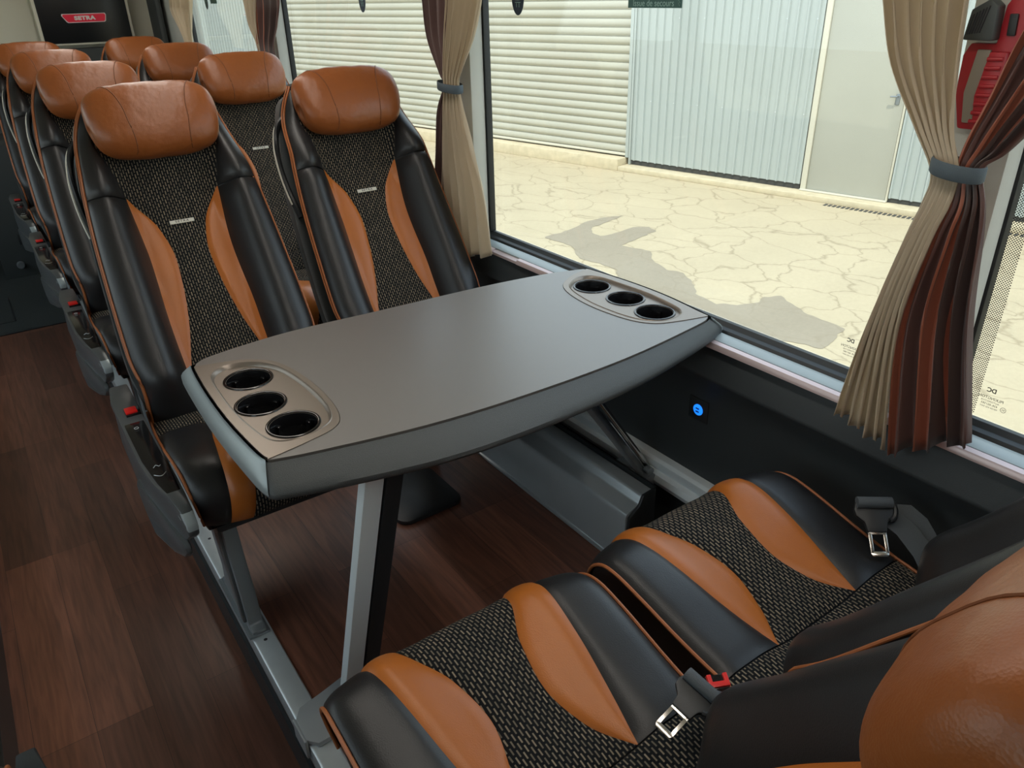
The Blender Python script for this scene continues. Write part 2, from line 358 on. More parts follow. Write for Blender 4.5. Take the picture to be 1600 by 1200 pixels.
# right wall : lower part as a profile swept along Y
prof = [(1.285, .625), (1.262, .545), (1.282, .515), (1.302, .46), (1.305, .0), (1.305, -.2), (1.40, -.2), (1.40, .625)]
fnY = lambda p, y: (p[0], y, p[1])
struct('wall_right', MB().prism(prof, fnY, -2.6, 6.2), M['wall'], bevel=.006)
struct('wall_right_header', MB().box(1.28, 1.42, -2.6, 6.2, 1.56, 1.78), M['pillar'])
# ledge under the windows
led = [(1.345, .652), (1.345, .640), (1.325, .636), (1.40, .60), (1.40, .66), (1.36, .66)]
struct('trim_3', MB().prism([(1.362, .655), (1.347, .657), (1.338, .648), (1.326, .646), (1.318, .636), (1.318, .624), (1.362, .624)], fnY, -2.6, 5.27), M['rubber'], bevel=.001)
struct('trim_4', MB().prism([(1.318, .642), (1.300, .644), (1.279, .640), (1.279, .624), (1.318, .624)], fnY, -2.6, 5.27), M['ledge'], bevel=.001)
lm = MB()
for a, b in ((-2.6, 1.58), (1.60, 1.80), (1.93, 5.27)): lm.prism([(1.277, .6395), (1.266, .637), (1.262, .630), (1.262, .624), (1.277, .624)], fnY, a, b)
lm.prism([(1.279, .636), (1.264, .632), (1.264, .624), (1.279, .624)], fnY, 1.58, 1.93)
M['strip'] = mat('pink_glare_strip', (.62, .50, .50), .35, metal=.3)  # silver trim; the pink glare on it is put into its colour
struct('trim_5', lm, M['strip'])
struct('trim_6', MB().prism([(1.305, .245), (1.285, .240), (1.278, .232), (1.278, .215), (1.283, .205), (1.268, .200), (1.262, .185), (1.268, .170), (1.285, .168), (1.305, .168)], fnY, -2.6, 5.4), M['rail'], bevel=.001)
# window pillars and panes
k = 7
for (a, b) in ((.537, .640), (2.056, 2.215), (3.676, 3.86), (5.266, 5.5)):
    struct('trim_%d' % k, MB().box(1.292, 1.3405, a, b, .648, 1.60), M['pillar'], bevel=.006); k += 1
for (a, b) in ((.533, .644), (2.050, 2.222), (3.670, 3.868), (5.260, 5.5)):
    struct('trim_%d' % k, MB().prism([(1.362, a), (1.362, b), (1.341, b), (1.341, a)], lambda p, z: (p[0], p[1], z), .655, 1.60), M['rubber'], bevel=.002); k += 1
wi = 1
for (a, b) in ((-.98, .555), (.64, 2.065), (2.21, 3.69), (3.86, 5.27)):
    struct('window_%d' % wi, MB().box(1.3605, 1.3655, a, b, .655, 1.60), M['glass'], smooth=False); wi += 1
for (a, b) in ((-2.6, -.98), (5.27, 6.2)):
    struct('wall_right_solid_%d' % (1 if a < 0 else 2), MB().box(1.33, 1.40, a, b, .625, 1.60), M['pillar'])
# left wall with its own windows (behind the camera's left shoulder)
struct('wall_left', MB().box(-1.36, -1.305, -2.6, 6.2, -.2, .65), M['wall'])
struct('wall_left_header', MB().box(-1.40, -1.28, -2.6, 6.2, 1.56, 1.78), M['pillar'])
for (a, b) in ((-2.6, -1.0), (.5, .7), (2.1, 2.3), (3.7, 3.9), (5.3, 6.2)):
    struct('trim_%d' % k, MB().box(-1.36, -1.32, a, b, .65, 1.56), M['pillar']); k += 1
for (a, b) in ((-1.0, .5), (.7, 2.1), (2.3, 3.7), (3.9, 5.3)):
    struct('window_%d' % wi, MB().box(-1.352, -1.347, a, b, .65, 1.56), M['glass'], smooth=False); wi += 1
struct('wall_rear', MB().box(-1.36, 1.40, -2.66, -2.6, -.2, 1.8), M['beige_wall'])
# far end
struct('wall_front', MB().box(-1.36, 1.40, 6.1, 6.2, -.2, 1.8), M['beige_wall'])
struct('wall_front_lower', MB().box(-1.3, 1.305, 5.98, 6.09, FL, 1.08), M['dark_grey_wall'])
struct('wall_front_side_panel', MB().box(1.265, 1.305, 5.75, 5.99, FL, 1.6), M['dark_grey_wall'], bevel=.02)
struct('wall_front_step', MB().box(.0, 1.305, 5.43, 5.97, FL, .62), M['dark_grey_wall'], bevel=.006)
# carpet hatch
sm = MB()
for (x0, x1, y0, y1) in ((-.30, -.02, 4.62, 4.628), (-.028, -.02, 4.62, 5.05)): sm.box(x0, x1, y0, y1, FL+.0015, FL+.0035)
struct('trim_%d' % k, sm, M['rubber']); k += 1
struct('trim_%d' % k, MB().box(-.29, .235, 4.43, 4.445, FL, FL+.004), M['rubber']); k += 1
# added fill strip on the ceiling, unseen, brightens floor and seats
for x in (.62,):
    c = empty('ceiling_fill_light', (x, 1.8, 1.775), 0, 'long warm fill strip added unseen above the window side seats', 'fill_light')
    MB().box(-.07, .07, -3.6, 3.6, -.012, .004).build('housing', M['grey_plastic'], c, bevel=.004)
    MB().box(-.05, .05, -3.5, 3.5, -.018, -.0125).build('glow_strip', M['fill_light'], c)

# aisle rail
t = empty('floor_rail', (.26, 0, 0), 0, 'brushed aluminium seat rail along the platform edge', 'rail')
MB().prism([(-.025, -.05), (-.025, .003), (-.020, .006), (.022, .006), (.025, .003), (.025, -.002), (-.018, -.002), (-.018, -.05)], fnY, -2.5, 5.4).build('profile', M['alu'], t, bevel=.0008)
for y in (1.435, .985, 1.9, 2.4): MB().disc(.0045, .0066, .0, y, 12).build('screw', M['black_ink'], t)

# ------------------------------------------------------------ SEAT
c_path = cr([(-.05, .405), (.02, .400), (.08, .399), (.14, .403), (.22, .417), (.31, .438), (.38, .448), (.425, .446), (.456, .430), (.474, .405), (.478, .378), (.474, .352), (.464, .33)], 120)
b_path = cr([(.040, .385), (.028, .43), (-.004, .49), (-.055, .56), (-.113, .65), (-.171, .74), (-.226, .83), (-.277, .93), (-.310, 1.03), (-.325, 1.10), (-.335, 1.13)], 120)
def arc(path):
    L = [0]
    for a, b in zip(path, path[1:]): L.append(L[-1]+(b-a).length)
    def at(s):
        s = max(0, min(L[-1], s)); lo = 0; hi = len(L)-1
        while hi-lo > 1:
            mid = (lo+hi)//2
            if L[mid] <= s: lo = mid
            else: hi = mid
        t_ = (s-L[lo])/max(1e-9, L[hi]-L[lo]); p = path[lo].lerp(path[hi], t_); d = (path[min(hi+1, len(path)-1)]-path[max(lo-1, 0)]).normalized()
        return p, d
    return at, L[-1], L
c_at, CL, cLs = arc(c_path); b_at, BL, bLs = arc(b_path)
def s_of(path, Ls, idx, val):  # arc length where coordinate idx reaches val
    for i in range(len(path)-1):
        a, b = path[i][idx], path[i+1][idx]
        if (a-val)*(b-val) <= 0 and a != b: return Ls[i]+(Ls[i+1]-Ls[i])*(val-a)/(b-a)
    return Ls[-1]
sy = lambda y: s_of(c_path, cLs, 0, y); sz = lambda z: s_of(b_path, bLs, 1, z)
cw = lerp_tab([(0, .222), (sy(.13), .234), (sy(.38), .240), (sy(.456), .236), (CL, .222)])
bw = lerp_tab([(0, .222), (sz(.46), .222), (sz(.54), .232), (sz(.70), .226), (sz(.90), .210), (sz(1.02), .190), (sz(1.08), .172), (BL, .145)])
def CS(x, s):
    p, d = c_at(s); n = Vector((0, -d.y, d.x)); a = abs(x); w = cw(s)
    k_ = 1-ss(sy(.36), CL, s)*.7
    h = .018*ss(.06, .16, a)*k_*ss(0, sy(.12), s) - .008*max(0, (a-(w-.030))/.030)**2
    y = p.x - .028*ss(.10, .24, a)*ss(sy(.30), sy(.46), s); 
    return Vector((x, y, p.y)) + n*h
def BS(x, s):
    p, d = b_at(s); n = Vector((0, d.y, -d.x)); a = abs(x); w = bw(s)
    top = ss(sz(1.06), sz(.92), s); bot = ss(sz(.40), sz(.50), s)
    h = (.010+.062*top*bot)*ss(.095, .170, a) - .022*max(0, (a-(w-.045))/.045)**2
    if n.y < 0: n = -n
    return Vector((x, p.x, p.y)) + n*h
def sheet(name, S, L, R, s0, s1, nu, nv, puff, material, parent, tipfade=True, lift=.0):
    vs = []; uvs = []
    for j in range(nv+1):
        s = s0+(s1-s0)*j/nv
        for i in range(nu+1):
            a = i/nu; x = L(s)+(R(s)-L(s))*a; p = S(x, s); e = .002
            n = (S(x+e, s)-S(x-e, s)).cross(S(x, s+e)-S(x, s-e)).normalized()
            if n.z*(.9 if S is CS else 0)+(n.y) < 0: n = -n
            q = (4*a*(1-a))**.45
            tv = j/nv; ef = min(1, tv/.06, (1-tv)/.06)
            ef = max(0, ef)**.5
            wfac = min(1, abs(R(s)-L(s))/.06)
            vs.append(p+n*(puff*q*ef*wfac+lift)); uvs.append((x, s))
    fs = [(j*(nu+1)+i, j*(nu+1)+i+1, (j+1)*(nu+1)+i+1, (j+1)*(nu+1)+i) for j in range(nv) for i in range(nu)]
    # closed back just below the surface so the pad has thickness
    o = mesh(name, vs, fs, material, parent, uvs=uvs)
    me = o.data; b = bmesh.new(); b.from_mesh(me); b.faces.ensure_lookup_table(); b.normal_update()
    avg = sum((f_.normal.y+f_.normal.z for f_ in b.faces), 0)
    if avg < 0: bmesh.ops.reverse_faces(b, faces=b.faces)
    b.to_mesh(me); b.free()
    me.shade_smooth()
    return o
def core(name, S, w, s0, s1, back, material, parent, nu=16, nv=36, off=-.005):
    vs = []; top = []; 
    for j in range(nv+1):
        s = s0+(s1-s0)*j/nv
        for i in range(nu+1):
            x = w(s)*(2*i/nu-1); p = S(x, s); e = .002
            n = (S(x+e, s)-S(x-e, s)).cross(S(x, s+e)-S(x, s-e)).normalized()
            if n.z*(.9 if S is CS else 0)+n.y < 0: n = -n
            vs.append(p+n*off)
    N = len(vs); vs += [back(v, k_) for k_, v in enumerate(vs)]
    G = lambda j, i: j*(nu+1)+i
    fs = [(G(j, i), G(j, i+1), G(j+1, i+1), G(j+1, i)) for j in range(nv) for i in range(nu)]
    fs += [tuple(N+k_ for k_ in reversed(q)) for q in fs]
    ring = [G(0, i) for i in range(nu)]+[G(j, nu) for j in range(nv)]+[G(nv, i) for i in range(nu, 0, -1)]+[G(j, 0) for j in range(nv, 0, -1)]
    for a, b in zip(ring, ring[1:]+ring[:1]): fs.append((a, N+a, N+b, b))
    return mesh(name, vs, fs, material, parent)

t13, t20, t27, t35, t43 = sy(.13), sy(.20), sy(.27), sy(.35), sy(.43)
ci = lerp_tab([(t13, .104), (t20, .064), (t27, .048), (t35, .062), (t43, .098), (CL, .125)])
co = lerp_tab([(t13, .106), (t20, .122), (t27, .135), (t35, .147), (t43, .158), (CL, .172)])
zt, zb = sz(.895), sz(.47)
bi = lerp_tab([(zb, .108), (sz(.52), .092), (sz(.60), .066), (sz(.68), .050), (sz(.75), .044), (sz(.82), .060), (zt, .113)])
bo = lerp_tab([(0, .108), (zb, .110), (sz(.6), .112), (sz(.75), .106), (zt, .116)])
bf = lerp_tab([(zt, .116), (sz(.97), .132), (sz(1.04), .152), (BL, .15)])

def make_headrest(parent):
    a, b_, h = .159, .060, .089; cy, cz, tilt = -.283, 1.082, .46
    def P(x, ph):
        xx = max(-1, min(1, x/a)); tp = (1-abs(xx)**3.6)**(1/2.6)
        c, s = math.cos(ph), math.sin(ph)
        yy = math.copysign(abs(c)**.80, c)*b_*(.42+.58*tp if tp > 0 else .0)*(tp**.35 if tp > 0 else 0)
        zz = math.copysign(abs(s)**.85, s)*h*tp**.62 if tp > 0 else 0
        zz -= .006*(1-xx*xx) if s < 0 else -.004*(1-xx*xx)
        X = x*(1-.045*(-s if s < 0 else 0))
        q = Vector((X, yy, zz)); q = q*(1+.02*noise(Vector((X*16, yy*16+3, zz*10)))+.030*noise(Vector((X*30+zz*14, zz*9, 2)))*ss(-.01, .03, yy)*ss(.15, .06, abs(x)))
        ct, st_ = math.cos(tilt), math.sin(tilt)
        return Vector((q.x, cy+q.y*ct-q.z*st_, cz+q.y*st_+q.z*ct))
    nx, nphi = 56, 48; vs = []
    for i in range(nx+1):
        x = -a*math.cos(PI*i/nx)
        for k_ in range(nphi): vs.append(P(x, 2*PI*k_/nphi))
    fs = [(i*nphi+k_, i*nphi+(k_+1) % nphi, (i+1)*nphi+(k_+1) % nphi, (i+1)*nphi+k_) for i in range(nx) for k_ in range(nphi)]
    hr = mesh('headrest', vs, fs, M['tan_head'], parent)
    bm = bmesh.new(); bm.from_mesh(hr.data); bmesh.ops.remove_doubles(bm, verts=bm.verts, dist=.0004); bmesh.ops.recalc_face_normals(bm, faces=bm.faces); bm.to_mesh(hr.data); bm.free(); hr.data.shade_smooth()
    for sgn in (-1, 1):
        pts = []
        for k_ in range(25):
            ph = PI*.62-(PI*.62+PI*.42)*k_/24; xx = sgn*(.130-.062*math.sin(max(0, min(1, (PI*.62-ph)/(PI*1.04)))*PI*.62))
            pts.append(P(xx, ph))
        MB().tube(pts, .0014, 6).build('seam', M['seam'], hr)
    # back top seam with double stitching
    for dz, rr, mm in ((0, .0017, 'seam'), (.085, .0008, 'stitch'), (-.085, .0008, 'stitch')):
        pts = [P(-a*.955+2*a*.955*k_/40, PI*.90+dz) for k_ in range(41)]
        if mm == 'seam': MB().tube(pts, rr, 6).build('seam', M['seam'], hr)
        else:
            sb = MB()
            for k_ in range(0, 40): 
                p0, p1 = pts[k_], pts[k_+1]; sb.tube([p0.lerp(p1, .15), p0.lerp(p1, .75)], rr, 5)
            sb.build('stitching', M['stitch'], hr)
    return hr

CONS = []
def make_seat(console, handle_side, belt=None):
    root = empty('passenger_chair')
    cu = core('cushion', CS, cw, 0, CL, lambda v, k_: Vector((v.x*.93, max(-.05, min(.435, v.y)), .315+.02*(v.y < 0))), M['black_leather'], root)
    sheet('fabric_panel', CS, lambda s: -ci(s), ci, t13, CL, 20, 60, .006, M['fabric'], cu)
    sheet('rear_fabric_panel', CS, lambda s: -cw(s)+.004, lambda s: cw(s)-.004, 0, t13-.003, 24, 12, .004, M['fabric'], cu)
    for sg in (-1, 1):
        sheet('crescent_panel', CS, lambda s: sg*ci(s), lambda s: sg*co(s), t13, CL, 8, 60, .007, M['tan_leather'], cu)
        sheet('side_bolster', CS, lambda s: sg*co(s), lambda s: sg*cw(s), t13, CL, 12, 60, .005, M['black_leather'], cu)
        MB().tube([CS(sg*cw(CL*k_/50), CL*k_/50)+Vector((sg*.002, 0, .001)) for k_ in range(51)], .0032, 7).build('piping', M['piping'], cu)
    def bk(v, k_): return Vector((v.x*.90, v.y-.075, v.z+.0))
    ba = core('backrest', BS, bw, 0, BL, bk, M['black_leather'], root)
    sheet('fabric_panel', BS, lambda s: -bi(s), bi, zb, zt, 20, 60, .004, M['fabric'], ba)
    sheet('lower_fabric_panel', BS, lambda s: -.106, lambda s: .106, 0, zb-.003, 16, 8, .003, M['fabric'], ba)
    sheet('upper_fabric_panel', BS, lambda s: -bf(s), bf, zt+.001, BL, 20, 24, .003, M['fabric'], ba)
    for sg in (-1, 1):
        sheet('crescent_panel', BS, lambda s: sg*bi(s), lambda s: sg*bo(s), zb, zt, 8, 60, .006, M['tan_leather'], ba)
        sheet('side_bolster', BS, lambda s: sg*bo(s), lambda s: sg*bw(s), 0, zt-.002, 12, 66, .010, M['black_leather'], ba)
        sheet('shoulder_panel', BS, lambda s: sg*bf(s), lambda s: sg*bw(s), zt+.002, BL, 10, 24, .008, M['black_leather'], ba)
        for off in (.0, .010):
            MB().tube([BS(sg*bw(BL*k_/60), BL*k_/60)+Vector((sg*(.002+off*.2), -off*1.2, 0)) for k_ in range(61)], .0028, 7).build('piping', M['piping'], ba)
    # rear shell, slightly wider than the cushion so its grey edge shows
    def shell_pt(x, s, o_):
        p, d = b_at(s); n = Vector((0, d.y, -d.x)); n = n if n.y > 0 else -n
        return Vector((x, p.x, p.y)) - n*o_
    vs = []; nu, nv = 12, 30; s0, s1 = sz(.44), BL-.02
    for o_ in (.050, .100):
        for j in range(nv+1):
            s = s0+(s1-s0)*j/nv
            for i in range(nu+1):
                x = (bw(s)+.004)*(2*i/nu-1); vs.append(shell_pt(x, s, o_-.03*max(0, abs(x)/.21-.6) if o_ > .06 else o_))
    N = (nu+1)*(nv+1); G = lambda j, i: j*(nu+1)+i
    fs = [(G(j, i), G(j, i+1), G(j+1, i+1), G(j+1, i)) for j in range(nv) for i in range(nu)]
    fs += [tuple(N+k_ for k_ in reversed(q)) for q in fs]
    ring = [G(0, i) for i in range(nu)]+[G(j, nu) for j in range(nv)]+[G(nv, i) for i in range(nu, 0, -1)]+[G(j, 0) for j in range(nv, 0, -1)]
    for a, b in zip(ring, ring[1:]+ring[:1]): fs.append((a, N+a, N+b, b))
    mesh('rear_shell', vs, fs, M['grey_plastic'], root, bevel=.0)
    # badge
    bd = MB(); s = sz(.828); p, d = b_at(s); up = Vector((0, d.x, d.y)); n = Vector((0, d.y, -d.x)); n = n if n.y > 0 else -n
    O = Vector((0, p.x, p.y))+n*.0052; ex = n.cross(up)*-1
    if ex.x > 0: ex = -ex
    bd.box(-.031, .031, -.0045, .0045, -.0015, .0015, 0, Matrix((( ex.x, up.x, n.x, O.x), (ex.y, up.y, n.y, O.y), (ex.z, up.z, n.z, O.z), (0, 0, 0, 1))))
    add_text(bd, 'SETRA', .0078, O+n*.0017, ex, up, 1, 1.35, .0002, .0001, 1.25)
    bd.build('badge', None, ba, mats=[M['badge'], M['black_ink']], smooth=False)
    make_headrest(root)
    # grab handle
    hs = handle_side
    pts = [(.170, 1.055), (.205, 1.03), (.222, .98), (.226, .92), (.222, .86), (.212, .80)]
    hp = cr([(hs*(x-.006), *(lambda q: (q.y, q.z))(shell_pt(0, sz(z), .045))) for x, z in pts], 24)
    hd = MB(); hd.tube(hp, .010, 8, 0, flat=.8); 
    hd.tube([Vector(q)+Vector((hs*.008, .002, 0)) for q in hp[4:-3]], .003, 6, 1)
    hd.build('grab_handle', None, root, mats=[M['dark_plastic'], M['badge']])
    # seat frame
    MB().box(-.20, .20, -.03, .42, .285, .318).build('seat_frame', M['dark_plastic'], root, bevel=.01)
    if console:
        # aisle-side console, local +x side (console=1) or -x (console=-1)
        k_ = console
        def cbox(x0, x1): return sorted((k_*x0, k_*x1))
        prf = [(-.15, .442), (-.145, .452), (-.05, .452), (.02, .446), (.12, .436), (.26, .432), (.36, .430), (.42, .424), (.47, .408), (.495, .385), (.49, .355), (.46, .330), (.40, .300), (.30, .275), (.22, .255), (.15, .26), (.05, .30), (-.05, .33), (-.15, .35)]
        a, b = cbox(.242, .300)
        cn = MB().prism([(y_, z_) for y_, z_ in prf], lambda p, x: (x, p[0], p[1]), a, b).build('side_console', M['grey_plastic'], root, bevel=.007)
        fair = [(.16, .34), (.42, .340), (.465, .325), (.472, .302), (.45, .280), (.40, .266), (.30, .256), (.22, .258), (.16, .29)]
        CONS.append(cn)
        a2, b2 = cbox(.272, .310)
        MB().prism(fair, lambda p, x: (x, p[0], p[1]), a2, b2).build('fairing', M['grey_plastic'], cn, bevel=.012)
        a3, b3 = cbox(.248, .293)
        MB().prism([(.065, .441), (.26, .4345), (.37, .4325), (.415, .424), (.44, .410), (.44, .395), (.065, .395)], lambda p, x: (x, p[0], p[1]), a3, b3).build('control_panel', M['gloss_black'], cn, bevel=.0015)
        ic = MB(); ic.tube([(k_*(.271+.005*math.cos(q*PI/6)), .105+.005*math.sin(q*PI/6), .4415) for q in range(13)], .0006, 4); ic.build('light_icon', M['alu'], cn); ic = MB()
        ic.tube([(k_*(.262+.002*q), .30+.004*math.sin(q), .4355) for q in range(9)], .0007, 4); ic.build('recline_icon', M['alu'], cn); ic = MB()
        ic.tube([(k_*(.258+.003*q), .335+.012*math.sin(q/9*PI)+.0*q, .4350) for q in range(10)], .0007, 4)
        ic.build('panel_line', M['alu'], cn)
        a9, b9 = cbox(.2425, .2995)
        MB().prism([(.445, .411), (.475, .402), (.494, .384), (.497, .368), (.47, .366), (.445, .385)], lambda p, x: (x, p[0]+.001, p[1]+.002), a9, b9).build('front_cap', M['cap'], cn, bevel=.004)
        a4, b4 = cbox(.245, .280)
        bb = MB().box(a4, b4, .0, .042, .440, .449).build('buckle', M['gloss_black'], cn, bevel=.002)
        a5, b5 = cbox(.252, .279)
        MB().box(a5, b5, .005, .037, .4475, .4535).build('release_button', M['red_plastic'], bb, bevel=.002)
        for ob in [cn]+[q for q in cn.children]+[w_ for q in cn.children for w_ in q.children]:   # the console narrows towards its front end
            for v in ob.data.vertices:
                if abs(v.co.x) > .262: v.co.x -= math.copysign(.034*ss(.30, .50, v.co.y)*min(1, (abs(v.co.x)-.262)/.035), v.co.x)
                if abs(v.co.x) > .262 and v.co.y < -.10: v.co.x -= math.copysign(.012, v.co.x)
        # leg on the rail; polygon in local y,z (front is +y)
        leg = [(.39, .33), (.42, .19), (.445, .11), (.455, .03), (.475, .022), (.475, .008), (.23, .008), (.23, .022), (.265, .035), (.28, .10), (.24, .2), (.13, .33)]
        a6, b6 = cbox(.153, .187)
        lg = MB().prism(leg, lambda p, x: (x, p[0], p[1]), a6, b6).build('leg', M['cast'], root, bevel=.005)
        a7, b7 = cbox(.184, .194)
        MB().prism([(.37, .32), (.40, .19), (.425, .11), (.44, .03), (.42, .025), (.385, .12), (.35, .2), (.29, .32)], lambda p, x: (x, p[0], p[1]), a7, b7).build('leg_rib', M['grey_plastic'], lg, bevel=.004)
        a8, b8 = cbox(.146, .196)
        MB().box(a8, b8, .225, .478, .0065, .014).build('foot_plate', M['cast'], lg, bevel=.002)
    else:
        MB().box(-.02, .02, -.06, .06, .0, .30).build('leg', M['cast'], root, bevel=.004)
    return root

G = 'coach seats with tan headrests'
seatA = make_seat(1, 1); seatW = make_seat(0, 1); seatN = make_seat(0, -1)
seatA.location = (.425, 1.93, 0); seatA.rotation_euler = (0, 0, PI)
seatW.location = (.965, 1.93, 0); seatW.rotation_euler = (0, 0, PI)
seatN.location = (.437, .37, 0)
for o in seatN.children:
    if o.name.split('.')[0] in ('backrest', 'headrest', 'rear_shell', 'grab_handle'):   # this pair is reclined further
        pv = Matrix.Translation((0, .03, .42)); o.matrix_basis = pv @ Matrix.Rotation(math.radians(4), 4, 'X') @ pv.inverted()
    if o.name.startswith('headrest'): o.matrix_basis = Matrix.Translation((0, .024, -.028)) @ o.matrix_basis   # slid down one notch
index_children()
tag(seatA, 'black and tan aisle seat facing the table, its cushion under the table end', 'seat', G)
tag(seatW, 'black and tan window seat facing the table, beside the middle curtain', 'seat', G)
tag(seatN, 'near aisle seat with cushion in front, big blurred headrest at lower right corner', 'seat', G)
nA = ['aisle seat directly behind the aisle seat that faces the table', 'aisle seat third from the table in the aisle row', 'farthest aisle seat, its headrest cut by the left photo edge']
nW = ['window seat directly behind the window seat that faces the table', 'window seat third from the table, headrest in front of the bright far window', 'farthest window seat, headrest overlapping the dark screen']
for i in range(3):
    c = clone(seatA); c.location = (.425, 1.93+.93*(i+1), 0); c['label'] = nA[i]
    c = clone(seatW); c.location = (.955, 1.93+.93*(i+1), 0); c['label'] = nW[i]
c = clone(seatN); c.location = (.957, .37, 0)
for o in list(bpy.data.objects):
    if o.parent == c and o.name.split('.')[0] in ('backrest', 'headrest', 'rear_shell', 'grab_handle'):
        pv = Matrix.Translation((0, .03, .42)); o.matrix_basis = pv @ Matrix.Rotation(math.radians(-2), 4, 'X') @ pv.inverted() @ o.matrix_basis
c.location = (.957, .37, 0); c['label'] = 'near window seat with its cushion beside the dark wall, under the large curtain'
# rotate near window seat's belt etc. handled below
cl = make_seat(1, 1); cl.location = (-.425, .535, 0)
for o in cl.children:
    if o.name.startswith('side_console'):
        for q in [o]+list(o.children):
            if q.name.split('.')[0] in ('side_console', 'front_cap', 'fairing'): q.data.materials[0] = M['carpet_dark']
    if o.name.startswith('leg'): o.location.x = -.10
tag(cl, 'seat across the aisle, only its rounded dark armrest end shows at the lower left corner', 'seat', G)

# ------------------------------------------------------------ belts on the near seats
def belt(name, loc, rot, label, parent_seat=None):
    t = empty(name, loc, 0, label, 'seat belt', 'loose seat belt tongues'); t.rotation_euler = rot
    # local: tongue plate in xy plane, pointing -y ; webbing loop at +y
    tg = MB()
    w, l, th = .021, .040, .0014
    def plate(poly): tg.prism(poly, lambda p, z: (p[0], p[1], z), -th, th)
    plate([(-.016, 0), (-.016, -.046), (-.010, -.046), (-.010, 0)]); plate([(.010, 0), (.010, -.046), (.016, -.046), (.016, 0)])
    plate([(-.016, -.046), (-.013, -.052), (.013, -.052), (.016, -.046), (.012, -.0425), (-.012, -.0425)]); plate([(-.016, -.012), (.016, -.012), (.016, .004), (-.016, .004)])
    tg.build('metal_tongue', M['chrome'], t, bevel=.0006)
    MB().prism([(-.017, -.008), (.017, -.008), (.020, .010), (.034, .022), (.036, .034), (.030, .052), (-.030, .052), (-.036, .034), (-.034, .022), (-.020, .010)], lambda p, z: (p[0], p[1], z), -.005, .005).build('tongue_cover', M['dark_plastic'], t, bevel=.003)
    MB().tube([(-.031, .046, .008), (.031, .046, .008)], .011, 14).build('webbing_roll', M['webbing'], t, bevel=.001)
    MB().tube([(.024+.013*math.cos(q), .034+.02*math.sin(q), .004) for q in [x_*PI/8-PI/2 for x_ in range(9)]], .005, 8).build('cover_arm', M['dark_plastic'], t)
    return t
def orient(n, d):   # local z -> n, local -y -> d
    n = Vector(n).normalized(); d = Vector(d); d = (d-n*d.dot(n)).normalized(); y = -d; x = y.cross(n)
    return Matrix(((x.x, y.x, n.x), (x.y, y.y, n.y), (x.z, y.z, n.z))).to_euler()
b1 = belt('seat_belt', (.586, .462, .487), orient((-.15, -.25, 1), -u2-r2*.75), 'black seat belt with metal tongue lying on the near aisle seat, beside the red buckle')
wb = MB(); wb.prism([(0, 0), (.004, 0), (.004, .045), (0, .045)], lambda p, z: (p[0], p[1], z), -.02, .02)
b2 = belt('seat_belt', (1.172, .540, .468), orient((-.42, -.45, .75), -u2), 'black seat belt with metal tongue hanging between window seat cushion and dark wall')
def strap(pts, w, parent, name='webbing'):
    vs = []; P_ = [Vector(p) for p in pts]
    for i, p in enumerate(P_):
        d = (P_[min(i+1, len(P_)-1)]-P_[max(0, i-1)]).normalized(); side = Vector(w)
        for q in (-1, 1):
            vs.append(p+side*q)
    n_ = d.cross(side).normalized()*.0016
    vs2 = vs+[v+n_ for v in vs]; N = len(vs)
    fs = [(2*i, 2*i+1, 2*i+3, 2*i+2) for i in range(len(P_)-1)]; fs += [tuple(N+k_ for k_ in reversed(q)) for q in fs]
    for i in range(len(P_)-1): fs += [(2*i, 2*i+2, N+2*i+2, N+2*i), (2*i+1, N+2*i+1, N+2*i+3, 2*i+3)]
    fs += [(0, N, N+1, 1), (N-2, N-1, 2*N-1, 2*N-2)]
    return mesh(name, vs2, fs, M['webbing'], parent)
inv = lambda o, p: (Matrix.Translation(o.location) @ o.rotation_euler.to_matrix().to_4x4()).inverted() @ Vector(p)
b1.scale = (.88, .88, .88)
s1 = strap([inv(b1, p) for p in ((.640, .450, .484), (.655, .437, .478), (.672, .422, .462), (.682, .408, .44), (.685, .39, .40))], inv(b1, (.650, .455, .47))-inv(b1, (.640, .440, .47)), b1)
s2 = strap([inv(b2, p) for p in ((1.205, .565, .470), (1.212, .54, .475), (1.218, .51, .462), (1.213, .47, .44), (1.200, .425, .40))], (.017, .01, 0), b2)
s3 = strap([inv(b2, p) for p in ((1.222, .55, .478), (1.235, .53, .482), (1.242, .50, .466), (1.238, .47, .44), (1.225, .43, .38))], (.015, .012, .006), b2)
t = empty('belt_buckle', (.686, .492, .425), 0, 'red buckle standing in the gap between the two near seats', 'buckle'); t.rotation_euler = (.35, 0, -.45)
MB().box(-.016, .016, -.011, .011, -.05, .035).build('housing', M['gloss_black'], t, bevel=.003)
MB().prism([(-.0155, -.009), (-.0155, .010), (-.009, .010), (-.009, -.001), (.009, -.001), (.009, .010), (.0155, .010), (.0155, -.009)], lambda p, z: (p[0], p[1], z), .033, .040).build('release_button', M['red_plastic'], t, bevel=.001)
MB().box(-.006, .006, -.004, .004, -.39, -.05).build('stalk', M['dark_plastic'], t)

